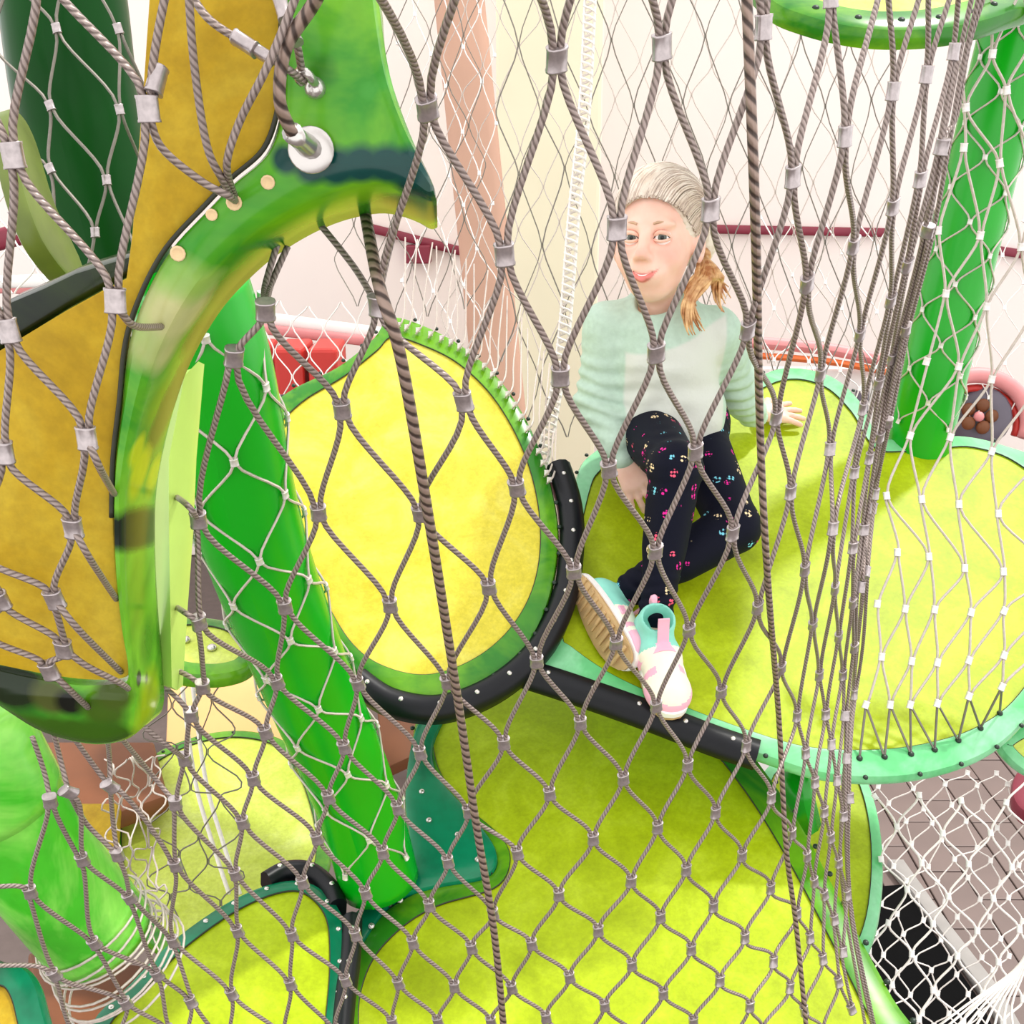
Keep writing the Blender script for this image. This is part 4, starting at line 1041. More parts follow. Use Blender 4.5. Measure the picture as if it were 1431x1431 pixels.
shoe(P(838, 868, 1.79), RIGHT*.36 - UP*.66 - FWD*.55, RIGHT*.62 + UP*.10 + FWD*.62, 'canvas shoe turned on its side, tan sole showing', .95)
# ankles between leggings and shoes are part of the body mesh

# hair: scalp cap, combed strands, side ponytail
f = Field(HC-.19, HC+.19, .0032)
f.ell(H(0, -.019, .029), S_*np.array([.0770, .0925, .0800]), HM, 0)
f.ell(H(.030, -.085, -.005), S_*np.array([.05, .035, .05]), HM, .03)
f.ell(H(0, .088, -.012), S_*np.array([.072, .075, .066]), HM, .008, 'd')
f.cut(H(0, 0, -.045), -hu, HC-.19, HC+.19, .01)
f.displace(lambda X: .0007*np.sin(np.arctan2(hl(X)[:, 0], hl(X)[:, 2]+.02)*46 + 2*np.sin(hl(X)[:, 1]*40)))
V, F = f.mesh(); V = relax(V, F, 1, .4); HAIR = mesh_obj('hair', V, F, M['hair_top'], GIRL)
mb = MB(); tie = H(.066, -.058, -.030); rr = random.Random(5)
dk = MB()
for k in range(260):
    th = math.radians(-84 + 168*k/259 + rr.uniform(-1.5, 1.5)); ln = []
    s0 = np.array([.073*math.sin(th), .074*math.cos(th)**.8+rr.uniform(-.004, .002), -.012+.064*math.cos(th)+rr.uniform(-.003, .003)]); e0 = np.array([.064, -.062, -.024]); m0 = np.array([s0[0]*.75+.02, -.01, .135 - .065*min(1, max(0, (th+.1)/1.3))])
    for t in np.linspace(0, 1, 9):
        p = s0*(1-t)**2+m0*2*t*(1-t)+e0*t*t
        q = (p-np.array([0, -.019, .029]))/np.array([.0805, .0960, .0835]); q = q/np.linalg.norm(q)*(1.0+rr.uniform(.0, .018)); p = q*np.array([.0805, .0960, .0835])+np.array([0, -.019, .029]); ln.append(H(*p))
    (dk if k % 3 == 0 else mb).tube(catmull(np.array(ln), 2), .0014, 4, False)
o = mb.build('combed_strands', M['hair_top'], HAIR); o['kind'] = 'stuff'
o = dk.build('darker_strands', M['hair_dark'], HAIR); o['kind'] = 'stuff'
V1, F1 = lathe([(.9, -.5), (1.05, -.4), (1.1, 0), (1.05, .4), (.9, .5)], 12)
m4 = np.array(frame_matrix(tie, P(985, 385, 1.86)-tie)); MB().add(V1*.013 @ m4[:3, :3].T + tie, F1).build('hair_tie', M['hair_tail'], HAIR)
mb = MB()
for k in range(46):
    g = k/45; off = rr.uniform(-1, 1); wv = rr.uniform(.5, 1.2); ph = rr.uniform(0, 6); L = rr.uniform(.72, 1.05)
    split = 0 if k < 28 else 1
    end = P(975+off*12, 468, 1.865) if split == 0 else P(1018+off*9, 436, 1.89); mid = P(966+off*9, 420, 1.862) if split == 0 else P(1006+off*10, 396, 1.885)
    c = catmull(np.array([tie + hr*off*.006, tie*.6+P(988+off*8, 368, 1.87)*.4, P(980+off*10+split*14, 385, 1.866), mid, end]), 6); n_ = int(len(c)*L); c = c[:max(n_, 8)]
    t = np.linspace(0, 1, len(c)); c = c + RIGHT*(.010*wv*np.sin(t*10+ph*.3+1)*t)[:, None] - FWD*(.005*np.sin(t*7+ph)*t)[:, None]
    mb.tube(c, np.interp(t, [0, .3, .8, 1], [.003, .0042, .0036, .0008]), 5)
o = mb.build('ponytail', M['hair_tail'], HAIR); o['kind'] = 'stuff'; o['label'] = 'golden wavy side ponytail'

# ------------------------------------------------------------------ cable nets
class RBF:
    """smooth depth field through (px, py, depth) samples"""
    def __init__(s, pts):
        p = np.array(pts, float); s.c = p[:, :2] / 1000; n = len(p)
        r = np.linalg.norm(s.c[:, None] - s.c[None], axis=2)
        A = np.zeros((n+3, n+3)); A[:n, :n] = r + np.eye(n)*0.02; A[:n, n] = 1; A[:n, n+1:] = s.c; A[n:, :n] = A[:n, n:].T
        s.w = np.linalg.solve(A, np.concatenate([p[:, 2], np.zeros(3)]))
    def __call__(s, x, y):
        q = np.array([x, y])/1000; r = np.linalg.norm(s.c - q, axis=1); n = len(s.c)
        return float(r @ s.w[:n] + s.w[n] + s.w[n+1:] @ q)

DEP = RBF([(778, 82, .55), (597, 150, .55), (925, 65, .57), (1067, 38, .60), (1181, 190, .70), (1248, 127, .78), (1333, 72, .86), (527, 427, .655), (648, 562, .68), (851, 655, .74), (445, 717, .78), (277, 726, .75),
    (545, 845, .85), (803, 800, .82), (1024, 744, .86), (1105, 687, .93), (1165, 740, 1.05), (1247, 500, 1.08), (1222, 720, 1.27), (1192, 950, 1.36), (1060, 850, .98), (750, 924, .92), (278, 869, .80), (398, 847, .84),
    (386, 951, .90), (587, 1052, .99), (811, 1010, .99), (1008, 966, 1.06), (267, 998, .88), (245, 1209, 1.0), (154, 1099, .92), (70, 1119, .90), (42, 1246, .96), (76, 1362, 1.03), (242, 1315, 1.08), (435, 1375, 1.13),
    (548, 1428, 1.18), (845, 1405, 1.2), (1048, 1406, 1.28), (1114, 1276, 1.32), (1078, 1114, 1.2), (723, 1192, 1.07), (534, 1191, 1.06), (1190, 1250, 1.40), (1215, 1431, 1.42), (862, 318, .60), (993, 292, .62), (917, 492, .67), (1045, 460, .72), (1128, 395, .75)])

def ferrule_mesh(name, mat, L=1.0, W=1.0):
    """oval sleeve pressed over two cables: flared lips, waist"""
    V = []; F = []; S = 12
    prof = [(0.92, -.5), (1.04, -.5), (1.04, -.42), (0.98, -.36), (0.98, .36), (1.04, .42), (1.04, .5), (0.92, .5)]
    for w, z in prof:
        for k in range(S):
            a = 2*math.pi*k/S; c, s_ = math.cos(a), math.sin(a)
            V.append((W*w*0.5*math.copysign(abs(c)**.7, c), W*w*0.33*math.copysign(abs(s_)**.8, s_), L*z))
    n = len(prof)
    for i in range(n-1):
        for k in range(S): F.append((i*S+k, i*S+(k+1) % S, (i+1)*S+(k+1) % S, (i+1)*S+k))
    F += [tuple(range(S))[::-1], tuple((n-1)*S+k for k in range(S))]
    return shared_mesh(name, V, F, mat)

class Net:
    """diamond cable net: nodes[(a, b)] = 3-D point; (a+1, b) is down-right, (a, b+1) down-left.
    Neighbouring cables zigzag and meet side by side in a ferrule at every node."""
    def __init__(s, nodes, rad, fl, fw, skip=(), seed=1):
        s.n = {k: np.asarray(v, float) for k, v in nodes.items()}; s.r = rad; s.fl, s.fw = fl, fw; s.skip = set(skip); s.rnd = random.Random(seed)
        s.fr = {}; s.tails = []
        for k, p in s.n.items():
            a, b = k
            dn = [s.n[q]-p for q in ((a+1, b), (a, b+1)) if q in s.n]; up = [p-s.n[q] for q in ((a-1, b), (a, b-1)) if q in s.n]
            v = sum([x/np.linalg.norm(x) for x in dn+up]) if dn+up else np.array([0, 0, -1.0])
            R = [q for q, f in (((a+1, b), 1), ((a, b-1), 1)) if q in s.n]; L = [q for q in ((a-1, b), (a, b+1)) if q in s.n]
            sd = RIGHT*0.02
            for q in R: sd = sd + (s.n[q]-p)
            for q in L: sd = sd - (s.n[q]-p)
            v = v/np.linalg.norm(v); sd = sd - v*np.dot(sd, v); sd = sd/np.linalg.norm(sd)
            s.fr[k] = (v, sd)
    def seg(s, A, B, sa, sb, steps=7, ten=0.62, wob=0.0):
        """from node A (leaving on side sa) to B (arriving on side sb)"""
        pa = s.n[A] + s.fr[A][1]*sa*s.r + s.fr[A][0]*s.fl*0.5; pb = s.n[B] + s.fr[B][1]*sb*s.r - s.fr[B][0]*s.fl*0.5
        d = np.linalg.norm(pb-pa); ta = s.fr[A][0]*d*ten; tb = s.fr[B][0]*d*ten
        out = []
        for k in range(steps+1):
            t = k/steps; h1 = 2*t**3-3*t**2+1; h2 = t**3-2*t**2+t; h3 = -2*t**3+3*t**2; h4 = t**3-t**2
            out.append(h1*pa + h2*ta + h3*pb + h4*tb)
        return out
    def chains(s):
        nxt = {}
        E = set()
        for (a, b) in s.n:
            for q, side in (((a+1, b), 'R'), ((a, b+1), 'L')):
                if q in s.n and ((a, b), q) not in s.skip: E.add(((a, b), q))
        used = set(); res = []
        def pred(e):
            (a, b), (c, d) = e
            f = ((a, b+0-0), (a, b))
            if c == a+1: f = ((a, b-1), (a, b))       # leaving to the right: came from up-right
            else: f = ((a-1, b), (a, b))
            return f if f in E else None
        def succ(e):
            (a, b), (c, d) = e
            g = ((c, d), (c, d+1)) if c == a+1 else ((c, d), (c+1, d))
            return g if g in E else None
        for e in sorted(E):
            if pred(e) is None:
                ch = [e]
                while succ(ch[-1]): ch.append(succ(ch[-1]))
                res.append(ch)
        return res
    def paths(s, steps=7, ten=0.62):
        for ch in s.chains():
            pts = []
            for A, B in ch:
                right = B[0] == A[0]+1
                pts += s.seg(A, B, 1 if right else -1, -1 if right else 1, steps, ten)
            yield pts
    def build(s, root, cmat, fme, steps=7, sides=6, ten=0.62, joined=False, vis=None, name='cable', maxf=290):
        if joined:
            mb = MB()
            for p in s.paths(steps, ten): mb.tube(p, s.r, sides, False)
            o = mb.build(name, cmat, root); o['kind'] = 'stuff'
        else:
            for p in s.paths(steps, ten): MB().tube(p, s.r, sides).build(name, cmat, root)
        cnt = 0
        if fme is not None and not joined:
            for k, p in s.n.items():
                if vis is not None and not vis(p): continue
                v, sd = s.fr[k]
                j = Vector(v) + Vector(sd)*s.rnd.uniform(-.06, .06)
                o = place('ferrule', fme, root, p, j, sd); cnt += 1
        elif fme is not None:
            mb = MB(); V0 = np.array([v.co for v in fme.vertices]); F0 = [tuple(f.vertices) for f in fme.polygons]
            for k, p in s.n.items():
                v, sd = s.fr[k]; w = np.cross(v, sd)
                mb.add(p + V0[:, :1]*sd + V0[:, 1:2]*w + V0[:, 2:]*v, F0)
            o = mb.build('ferrule', fme.materials[0], root); o['kind'] = 'stuff'

def inframe(p, m=60):
    q = p - CAM; d = q @ FWD; x = 715.5 + FPX*(q @ RIGHT)/d; y = 715.5 - FPX*(q @ UP)/d
    return -m < x < 1431+m and -m < y < 1431+m

CR = 0.0021
FM = ferrule_mesh('ferrule', M['ferrule'], 0.0128, 0.0112)
N1 = {(0,0):(778,82),(1,-1):(925,65),(-1,1):(597,150),(1,0):(862,318),(0,1):(705,355),(2,-1):(993,292),(3,-2):(1108,246),(4,-3):(1181,190),(2,-2):(1067,38),(3,-3):(1161,-5),(2,0):(917,492),(3,-1):(1045,460),(4,-2):(1128,395),(5,-3):(1193,342),
 (-1,2):(527,427),(0,2):(648,560),(1,1):(783,525),(2,1):(851,655),(3,0):(972,630),(4,-1):(1085,582),(5,-2):(1147,521),(6,-3):(1202,466),(1,2):(722,681),(0,3):(587,717),(-1,3):(478,572),(2,2):(802,798),(3,1):(916,770),(4,0):(1024,744),(5,-1):(1105,687),(6,-2):(1160,627),(7,-3):(1206,570),
 (-1,4):(445,716),(0,4):(545,845),(1,3):(683,820),(2,3):(750,924),(3,2):(861,898),(4,1):(963,880),(5,0):(1059,848),(6,-1):(1125,795),(7,-2):(1164,738),(0,5):(500,955),(1,4):(625,953),(2,4):(704,1038),(3,3):(811,1010),(4,2):(917,986),(5,1):(1008,966),(6,0):(1092,933),(7,-1):(1136,872),
 (1,5):(587,1052),(0,6):(481,1044),(2,5):(655,1134),(3,4):(768,1109),(1,6):(556,1129),(4,3):(871,1088),(5,2):(961,1069),(6,1):(1043,1042),(7,0):(1114,1000),(8,-1):(1145,943),(8,0):(1126,1052),(9,-1):(1154,998),(9,0):(1139,1093),(10,-1):(1162,1040),
 (2,6):(626,1204),(3,5):(723,1192),(4,4):(829,1172),(5,3):(919,1156),(6,2):(1000,1135),(7,1):(1078,1114),(1,7):(535,1191),(2,7):(600,1265),(3,6):(689,1276),(4,5):(781,1250),(5,4):(882,1231),(6,3):(959,1215),(7,2):(1037,1195),(8,1):(1107,1164),(9,1):(1128,1196),(10,0):(1152,1134),(10,1):(1138,1232),
 (1,8):(511,1248),(2,8):(577,1317),(1,9):(497,1306),(3,7):(659,1324),(4,6):(743,1319),(5,5):(836,1300),(6,4):(923,1281),(7,3):(997,1266),(8,2):(1077,1241),(9,2):(1114,1276),(10,2):(1132,1310),(2,9):(557,1374),(3,8):(635,1378),(4,7):(715,1380),(5,6):(796,1365),(6,5):(883,1348),(7,4):(966,1326),(8,3):(1041,1310),(9,3):(1081,1344),(10,3):(1104,1380),
 (1,10):(483,1370),(2,10):(548,1428),(3,9):(612,1427),(4,8):(686,1427),(5,7):(763,1421),(6,6):(845,1405),(7,5):(927,1388),(8,4):(1006,1370),(9,4):(1048,1406),(8,5):(969,1427),(11,0):(1161,1170),(11,1):(1152,1250),(12,1):(1166,1285),(11,-1):(1170,1090),(12,0):(1172,1205),(13,1):(1178,1330),(12,-1):(1179,1140),(13,0):(1184,1250),
 (8,-2):(1167,822),(8,-3):(1194,660),(9,-2):(1172,889),(9,-3):(1192,765),(10,-3):(1192,842),(10,-2):(1178,943),(11,-2):(1181,1000),(11,-3):(1194,905),(12,-2):(1183,1060),(12,-3):(1194,970),(13,-2):(1187,1115),
 (5,-4):(1248,127),(6,-4):(1248,288),(7,-4):(1245,419),(8,-4):(1228,535),(9,-4):(1215,640),(10,-4):(1207,740),(11,-4):(1202,820),(6,-5):(1295,104),(7,-5):(1286,250),(8,-5):(1268,370),(9,-5):(1247,500),(10,-5):(1230,610),(11,-5):(1219,710),(12,-5):(1210,800),(7,-6):(1333,72),(8,-6):(1316,205),(9,-6):(1296,322),(10,-6):(1266,460),(11,-6):(1240,590),(12,-6):(1224,690),
 (-2,3):(371,433),(-2,4):(327,498),(-2,5):(277,726),(-1,5):(398,847),(-2,6):(278,869),(-1,6):(387,953),(-2,7):(283,959),(-1,7):(371,1023),(-2,8):(267,998),(0,7):(459,1114),(-1,8):(354,1088),(-2,9):(258,1060),(0,8):(443,1171),(-1,9):(339,1149),(-2,10):(245,1122),(0,9):(423,1233),(-1,10):(329,1221),(-2,11):(245,1209),(0,10):(408,1306),(-1,11):(332,1301),(-2,12):(242,1315),(0,11):(406,1375),(-1,12):(324,1389),(-2,13):(267,1400),
 (-3,11):(154,1099),(-3,12):(181,1254),(-4,12):(115,1201),(-4,11):(96,1107),(-5,12):(70,1119),(-5,13):(42,1246),(-4,13):(132,1318),(-3,13):(220,1362),(-5,14):(76,1362),(-4,14):(176,1402)}
# rows just outside the frame, by continuing the spacing
ext = {(-1,0):(690,-190),(0,-1):(850,-190),(1,-2):(1000,-200),(2,-3):(1110,-220),(-2,1):(440,-140),(4,-4):(1240,-70),(5,-5):(1300,-60),(6,-6):(1345,-60)}
N1.update(ext)
N1.update({(1,11):(470,1440),(2,11):(538,1490),(3,10):(592,1480),(4,9):(660,1480),(5,8):(735,1475),(6,7):(812,1465),(7,6):(892,1448),(8,6):(935,1490),(9,5):(1014,1470),(10,4):(1064,1440),(0,12):(398,1450),(-1,13):(318,1470),(-2,14):(250,1480),(-3,14):(236,1440),(-4,15):(160,1470),(-5,15):(100,1440),(11,2):(1150,1340),(11,3):(1124,1412),(12,2):(1172,1372),(13,2):(1190,1410),(12,3):(1150,1440)})
def fan(cx, cy): return 0
nodes = {k: P(x, y, DEP(x, y)) for k, (x, y) in N1.items()}

skip = {((-4,11),(-3,11)), ((-3,11),(-3,12))}
NN = Net(nodes, CR, 0.0128, 0.0112, skip)
R1 = thing('cable_net', P(750, 700, .8), 'large near steel cable net stretched between the camera and the girl', 'net')
NN.build(R1, M['cable'], FM, 8, 7, vis=inframe)
def tails(root, lst, r, mat, per=6, sides=7):
    for t in lst: MB().tube(catmull(np.array(t), per), r, sides).build('cable', mat, root)
E = lambda px, py, h=0.0: plN.lift(px, py, h)
nd = lambda k: nodes[k]
B_ = lambda px, py, d=.07: pp(px, py, d) if False else P(px, py, d)
tails(R1, [[nd((-2,5)), P(262, 706, .735), P(246, 694, .815)], [nd((-2,6)), P(258, 856, .79), P(246, 848, .845)], [nd((-2,7)), P(264, 945, .86), P(243, 935, .865)], [nd((-2,8)), P(250, 978, .87), P(232, 962, .87)],
           [nd((-2,9)), P(238, 1045, .88), P(200, 1015, .86)], [nd((-2,10)), P(212, 1082, .95), P(160, 1020, .87)], [nd((-3,11)), P(135, 1075, .92), P(95, 1020, .88)], [nd((-3,11)), P(153, 1060, .92), P(149, 1020, .87)],
           [nd((-5,12)), P(62, 1080, .9), P(45, 1030, .88)], [nd((-4,11)), P(84, 1060, .9), P(74, 1020, .88)], [nd((-4,11)), P(120, 1150, .95), P(164, 1194, .97)], [nd((-3,11)), P(158, 1150, .96), P(164, 1194, .97)], [P(164, 1194, .97), P(176, 1225, .99), nd((-3,12))],
           [nd((-5,13)), P(25, 1238, .95), P(-20, 1240, .94)], [nd((-5,14)), P(50, 1350, 1.02), P(-20, 1350, 1.0)],
           [nd((-2,3)), P(378, 400, .68), P(402, 345, .69)], [nd((-2,3)), P(370, 402, .675), P(388, 340, .685)], [nd((-1,2)), P(494, 372, .68), P(436, 300, .69)], [nd((-1,2)), P(540, 365, .68), P(560, 290, .69)]], CR, M['cable'])
place('ferrule', FM, R1, P(164, 1194, .97), P(176, 1225, .99)-P(164, 1194, .97), RIGHT)
# silvery strands bunched along the fold of the net
fold = [[(1380, -20), (1353, 67), (1337, 161), (1316, 201), (1300, 302), (1266, 446), (1254, 537), (1226, 671), (1214, 782), (1206, 900), (1192, 1000), (1187, 1100), (1188, 1253), (1215, 1400), (1232, 1470)],
        [(1362, -20), (1340, 80), (1322, 170), (1300, 260), (1282, 380), (1258, 480), (1240, 590), (1220, 700), (1208, 800), (1196, 930), (1187, 1040), (1182, 1160), (1190, 1290), (1220, 1440)],
        [(1372, -20), (1346, 90), (1325, 210), (1303, 330), (1270, 460), (1246, 580), (1222, 690), (1204, 850), (1190, 980), (1178, 1100), (1176, 1230), (1200, 1380), (1214, 1460)]]
for f in fold:
    MB().tube([P(x, y, DEP(x, y)+.03) for x, y in catmull(f, 5)], CR, 7).build('cable', M['cable'], R1)

# left part of the near net, in front of the ochre leaf
NLp = {(100,100):(161,420,.575),(100,101):(121,612,.60),(100,99):(207,152,.545),(99,100):(18,217,.55),(99,101):(12,462,.59),(99,102):(5,632,.62),(100,102):(102,737,.64),(100,103):(76,837,.67),(99,103):(-30,770,.65),(100,104):(89,906,.70),(99,104):(0,838,.68),(100,105):(69,937,.715),(99,105):(-22,882,.70),(99,99):(50,-60,.52),(100,98):(248,-60,.52),(98,101):(-60,330,.57),(98,100):(-40,90,.54)}
nl = {k: P(*v) for k, v in NLp.items()}
NL = Net(nl, CR, 0.0128, 0.0112)
R2 = thing('cable_net', P(90, 500, .6), 'near steel cable net hanging in front of the ochre leaf at the left edge', 'net')
NL.build(R2, M['cable'], FM, 8, 7, vis=inframe)
tails(R2, [[nl[(100,100)], P(172, 440, .58), P(190, 456, .60), E(228, 454, .004)], [nl[(100,101)], P(140, 655, .61), E(161, 690, .001)], [nl[(100,102)], P(125, 780, .65), E(163, 836, .001)], [nl[(100,103)], P(110, 880, .68), E(170, 938, .001)],
           [nl[(100,104)], P(120, 930, .71), P(165, 953, .735), E(182, 958, .004)], [nl[(100,105)], P(95, 962, .725), E(126, 984, .004)],
           [nl[(100,99)], P(225, 205, .56), P(280, 252, .575), P(320, 274, .585), E(330, 280, .002)], [P(262, -40, .53), P(270, 80, .55), P(288, 200, .57), P(310, 250, .585), E(328, 278, .002)], [P(420, -20, .53), P(375, 90, .54), P(335, 170, .56), P(317, 232, .575), E(330, 276, .002)],
           [P(255, -30, .55), P(290, 25, .552), P(345, 62, .556), P(395, 92, .56), E(432, 112, .014)], [P(380, -30, .54), P(394, 10, .545), P(414, 60, .555), E(430, 98, .016)]], CR, M['cable'])
def fer(root, px, py, d, px2, py2, sc=1.0):
    o = place('ferrule', FM, root, P(px, py, d), P(px2, py2, d)-P(px, py, d), None, sc); return o
fer2 = fer
def fer(root, px, py, d, px2, py2, sc=1.0): return place('ferrule', FM, root, P(px, py, d), P(px2, py2, d)-P(px, py, d), FWD, sc)
fer(R2, 343, 61, .553, 375, 82, 1.0); fer(R2, 368, 76, .555, 400, 96, .85); fer(R2, 395, 12, .544, 400, 30, 1.0); fer(R2, 409, 45, .55, 416, 62, .9); fer(R2, 219, 112, .543, 212, 140, 1.05)

# ------------------------------------------------------------------ heavy twisted ropes
def rope(label, pts, r):
    p = [P(*q) for q in catmull(pts, 6)]
    root = thing('support_rope', p[-1], label, 'rope'); MB().tube(p, r, 9).build('rope', M['rope'], root); return root
dz = lambda pts, o=-.02: [(x, y, DEP(x, y)+o) for x, y in pts]
rope('thick twisted steel rope slanting down from the green rim across the yellow leaf', [(508, 285, .70), (530, 400, .635)] + dz([(560, 500), (600, 730), (640, 980), (665, 1150), (690, 1300), (705, 1450)]), 0.0037)
rope('thick twisted steel rope hanging right of the girl', dz([(1042, -40), (1055, 300), (1062, 600), (1072, 800), (1088, 1000), (1098, 1180), (1112, 1290), (1128, 1450)], -.012), 0.003)

# ------------------------------------------------------------------ the net on the right, tied to the lime leaf's rim
r2 = [[(1387,-30),(1430,-25),(1470,-20)], [(1340,60),(1387,75),(1440,60)], [(1350,150),(1407,126),(1450,150)], [(1347,206),(1397,228),(1450,240)], [(1311,322),(1370,329),(1427,345),(1480,350)], [(1322,410),(1379,428),(1440,440),(1490,450)], [(1295,505),(1340,512),(1386,530),(1445,545)],
      [(1272,609),(1328,611),(1386,631),(1450,640)], [(1239,693),(1288,698),(1340,705),(1395,718),(1460,730)], [(1254,772),(1298,778),(1348,794),(1402,799),(1465,800)], [(1226,844),(1265,851),(1306,852),(1357,856),(1403,854),(1460,850)], [(1232,918),(1274,924),(1310,926),(1354,923),(1403,916),(1455,905)], [(1210,985),(1244,985),(1272,985),(1310,983),(1354,973),(1400,960)]]
holes = [(1201,1060),(1236,1058),(1273,1054),(1306,1048),(1339,1035),(1370,1018),(1397,997)]
def dr(y): return float(np.interp(y, [-50, 600, 985], [1.5, 1.74, 1.70]))
R3 = thing('cable_net', plG.hit(1300, 1050), 'open cable net at the right, tied into holes along the lime leaf rim', 'net')
r3n = {}
# rows alternate; half-step offsets chosen so that row i, col j has down-left / down-right neighbours
offs = [0, -1, 0, -1, -2, -2, -2, -2, -3, -3, -4, -4, -5]
for i, row in enumerate(r2):
    x0 = 0
    for j, (x, y) in enumerate(row):
        c = 2*j + offs[i] + (0 if (offs[i]+i) % 2 == 0 else 1)   # column number with the row's parity
        r3n[((i+c)//2, (i-c)//2)] = P(x, y, dr(y))
N3_ = Net(r3n, 0.0021, 0.012, 0.0105)
FM3 = ferrule_mesh('ferrule_small', M['ferrule_pale'], 0.012, 0.0105)
N3_.build(R3, M['cable_pale'], FM3, 6, 6, 0.5, vis=inframe)
last = r2[-1]
for j, (x, y) in enumerate(last):
    for k in (0, 1):
        hh = holes[min(j+k, 6)]
        MB().tube(catmull(np.array([P(x, y, dr(y)), (P(x, y, dr(y))+plG.hit(*hh))/2, plG.hit(*hh)]), 3), 0.0019, 6).build('cable', M['cable_dark'], R3)
for hh in holes: place('eyelet', ME_BOLT, R3, plG.lift(*hh, 0.001), plG.n, scale=.005)

# ------------------------------------------------------------------ nets wrapped around tubes
def wrap_net(label, pts, R, around, pitch, r, mat, fme, lo, hi, lean=0.0):
    pts = np.asarray(pts); L = np.concatenate([[0], np.cumsum(np.linalg.norm(np.diff(pts, axis=0), axis=1))])
    t, U, W = frames(pts); root = thing('cable_net', pts[-1], label, 'net'); nodes = {}
    rows = int((hi-lo)*L[-1]/(pitch/2))+1
    for i in range(rows):
        s_ = lo*L[-1] + i*pitch/2
        p = np.array([np.interp(s_, L, pts[:, k]) for k in range(3)]); u = np.array([np.interp(s_, L, U[:, k]) for k in range(3)]); w = np.array([np.interp(s_, L, W[:, k]) for k in range(3)])
        cd = CAM-p; a0 = math.atan2(cd @ w, cd @ u)
        for c in range(-around*2, around*2):
            if (c+i) % 2: continue
            an = a0 + math.pi*c/around
            if c < -around or c > around: continue
            rr = R + 0.0045
            nodes[((i+c)//2, (i-c)//2)] = p + rr*(math.cos(an)*u + math.sin(an)*w)
    # the seam is left open at the back of the tube
    n = Net(nodes, r, 0.008, 0.008); n.build(root, mat, fme, 5, 5, 0.45, vis=lambda q: inframe(q))
    return root
FM4 = ferrule_mesh('ferrule_fine', M['ferrule_pale'], 0.009, 0.009)
wrap_net('pale cable net wrapped around the bright green tube', tb_pts, .061, 4, 0.14, 0.0017, M['cable_pale'], FM4, .03, 1.0)
wrap_net('pale cable net wrapped around the right green tube', td_pts, .062, 4, 0.11, 0.0019, M['cable_pale'], FM4, .1, .9)
n8 = {(0,0):(79,40),(0,1):(70,148),(1,0):(167,153),(1,1):(149,252),(0,2):(70,236),(1,2):(133,325),(0,3):(82,337),(2,0):(205,260),(2,1):(190,350),(1,3):(120,400),(-1,0):(10,-40),(0,-1):(100,-80),(1,-1):(165,40),(-1,1):(-10,60),(-1,2):(0,190),(-1,3):(20,300),(0,4):(95,400),(2,-1):(215,160)}
R8 = thing('cable_net', P(110, 200, 1.12), 'thin cable net in front of the dark green tube at the upper left', 'net')
Net({k: P(x, y, 1.13 if x < 200 else 1.2) for k, (x, y) in n8.items()}, 0.0017, 0.010, 0.009).build(R8, M['cable_dark'], ferrule_mesh('ferrule_thin', M['ferrule'], .010, .009), 7, 6)

# ------------------------------------------------------------------ background nets (countless fine meshes)
def sheet_net(name, label, mat, d, x0, x1, y0, y1, dx, dy, r, jit=0.15, fme=None, warp=None, ten=0.5, shear=0.0):
    nodes = {}; rows = int((y1-y0)/(dy/2))+1; cols = int((x1-x0)/(dx/2))+1
    rr = random.Random(int(x0*7+y0*3+dx))
    for i in range(rows):
        for c in range(cols):
            if (i+c) % 2: continue
            x = x0 + c*dx/2 + rr.uniform(-1, 1)*jit*dx + shear*i*dy/2; y = y0 + i*dy/2 + rr.uniform(-1, 1)*jit*dy
            dd = d(x, y) if callable(d) else d
            if warp: x, y = warp(x, y)
            nodes[((i+c)//2, (i-c)//2)] = P(x, y, dd)
    root = thing('cable_net', P((x0+x1)/2, (y0+y1)/2, d((x0+x1)/2, (y0+y1)/2) if callable(d) else d), label, 'net')
    Net(nodes, r, .009, .008).build(root, mat, fme, 4, 4, ten, joined=True, name='mesh')
    return root
FMW = ferrule_mesh('knot', M['white'], .012, .011)
sheet_net('net', 'fine dark cable net hanging right behind the girl', M['cable_dark'], lambda x, y: 2.62+.0006*(x-900), 690, 1270, -40, 640, 66, 190, 0.0016, .06)
sheet_net('net', 'second fine cable net farther behind the girl, pale against the wall', M['cable_pale'], 3.2, 620, 1280, -40, 540, 54, 120, 0.0016, .10)
sheet_net('net', 'steel net tinted sunlit white in front of the tan column', M['cable_white'], 3.6, 560, 700, -40, 520, 44, 110, 0.002, .10, FMW)
sheet_net('net', 'thin grey net between the green rim and the tan column', M['cable_dark'], 2.9, 470, 690, -20, 470, 52, 130, 0.0014, .08)
sheet_net('net', 'steel net tinted sunlit white over the red benches behind the bright tube', M['cable_white'], 3.0, 300, 520, 420, 560, 44, 70, 0.002, .1)
sheet_net('net', 'white cord net crossing the parapet beyond the girl\'s hand', M['cable_white'], 3.4, 1060, 1440, 310, 620, 46, 80, 0.0022, .1, FMW)
sheet_net('net', 'steel net tinted sunlit white at the left edge behind the dark tube', M['cable_white'], 2.2, -40, 130, 180, 440, 60, 80, 0.002, .12)
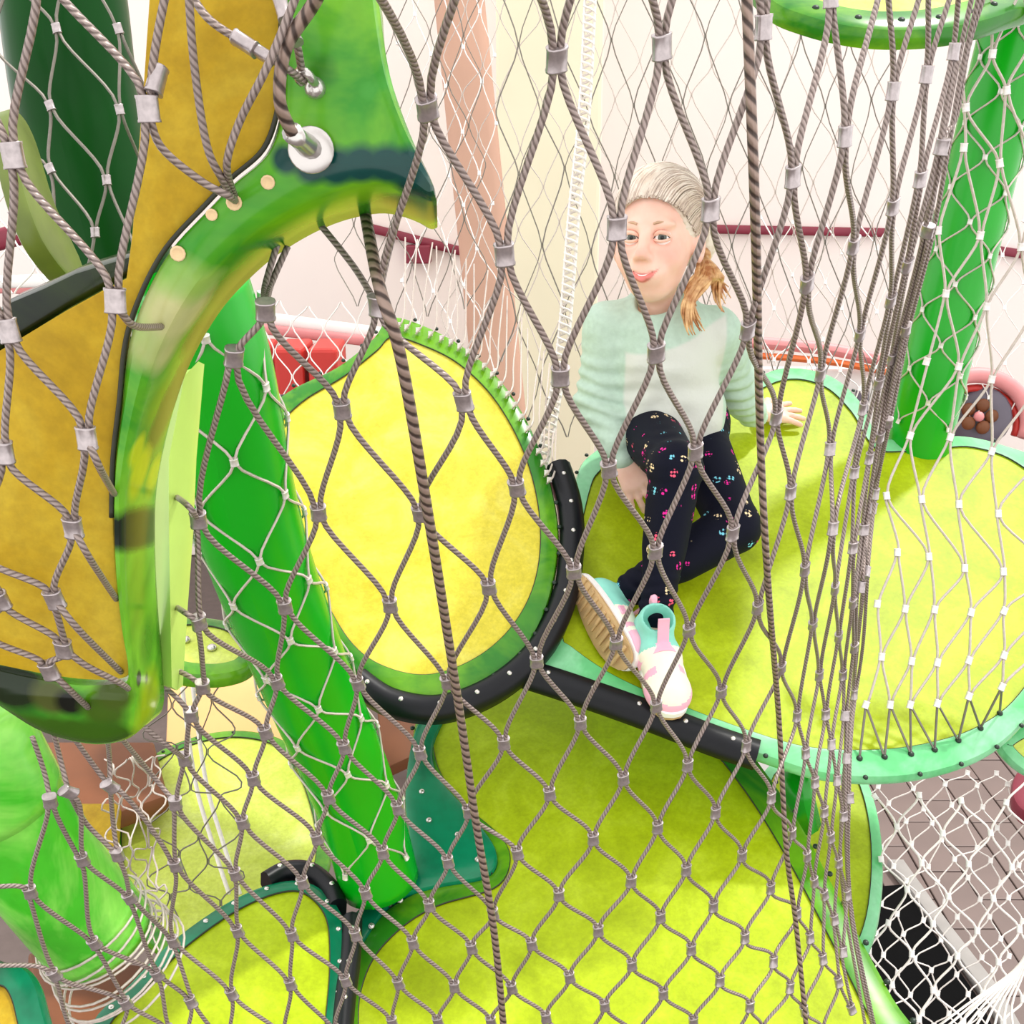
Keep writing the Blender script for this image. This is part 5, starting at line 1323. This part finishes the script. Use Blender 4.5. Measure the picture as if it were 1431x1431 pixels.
# lower right funnel of white net
def dlr(x, y): return 2.2 + .0010*(1431-y) + .00015*(x-1225)
nodes = {}
for a in range(-3, 16):
    for b in range(-8, 14):
        x = 1222 + 35*a - 27*b + random.uniform(-4, 4); y = 1110 + 47*a + 42*b - 50*0 + random.uniform(-4, 4)
        if 1205 < x < 1490 and 1080 < y < 1500: nodes[(a, b)] = P(x, y, 2.1 + .0004*(1431-y))
R5 = thing('cable_net', P(1330, 1300, 2.2), 'white knotted net funnel over the tiled floor at the lower right', 'net')
Net(nodes, .0024, .012, .011).build(R5, M['cable_white'], FMW, 5, 5, .5, vis=inframe)
sheet_net('net', 'finer white net with knots deep behind the lower right net', M['cable_white'], lambda x, y: 2.55 + .0003*(1431-y), 1215, 1480, 1075, 1470, 44, 52, .0018, .12, FMW, None, .4, -.25)
mb = MB()
for k in range(9):
    mb.tube([P(*q) for q in catmull([(1290+k*16, 1450, 1.95), (1350+k*8, 1405, 1.98), (1400+k*4, 1370-k*2, 2.0), (1450, 1330-k*6, 2.02)], 4)], .0022, 5)
o = mb.build('strands', M['cable_white'], R5); o['kind'] = 'stuff'
# crumpled net in the gap at the lower left
sheet_net('net', 'crumpled fine net bunched between the lower left tube and pale leaf', M['cable_pale'], lambda x, y: 1.75 + .05*math.sin(x*.08+y*.05), 150, 235, 1050, 1340, 26, 40, .0015, .3)
sheet_net('net', 'sagging grey net hanging over the pale leaf at lower left', M['cable_dark'], 1.95, 210, 345, 950, 1300, 60, 70, .0014, .2)
# laced white seam of the back net
mb = MB(); sp = np.array([P(*q) for q in catmull([(826, -30, 2.4), (817, 150, 2.4), (802, 300, 2.38), (787, 480, 2.34), (771, 580, 2.3), (756, 655, 2.26)], 14)])
L = np.concatenate([[0], np.cumsum(np.linalg.norm(np.diff(sp, axis=0), axis=1))]); R6 = thing('net_seam', sp[-1], 'white laced rope seam running down the back net left of the girl', 'rope')
for off in (-.011, .011): MB().tube(sp + RIGHT*off, .0035, 6).build('cord', M['cable_white'], R6)
for ph in (0, math.pi):
    z = []
    for s_ in np.arange(0, L[-1], .004):
        p = np.array([np.interp(s_, L, sp[:, k]) for k in range(3)]); a = s_*2*math.pi/.034 + ph
        z.append(p + RIGHT*.013*math.sin(a) - FWD*.008*math.cos(a))
    o = MB().tube(z, .0028, 5).build('lacing', M['cable_white'], R6)
mb = MB(); sp2 = np.array([P(*q) for q in catmull([(262, 960, 2.1), (280, 1090, 2.08), (305, 1180, 2.06), (328, 1250, 2.04)], 10)])
R7 = thing('net_seam', sp2[-1], 'white laced rope seam hanging over the pale leaf at lower left', 'rope')
for off in (-.010, .010): MB().tube(sp2 + RIGHT*off, .004, 6).build('cord', M['cable_white'], R7)
# lashings along the top right edge of the yellow leaf
R9 = thing('cable_net', plY.hit(700, 540), 'cable lashings tying the back net to the yellow leaf\'s upper rim', 'lashing')
ed = catmull([(560, 452), (620, 470), (668, 498), (712, 548), (748, 612), (770, 668)], 4)
for k, (x, y) in enumerate(ed):
    q = plY.lift(x-6, y+10, .004)
    MB().tube(catmull(np.array([q, plY.lift(x+4, y-2, .012), P(x+6, y-45, 2.25), P(x+10+random.uniform(-8, 8), y-120, 2.5)]), 4), .0018, 5).build('cable', M['cable_pale'], R9)
    place('clamp', FM4, R9, plY.lift(x-3, y+6, .008), UP, RIGHT)
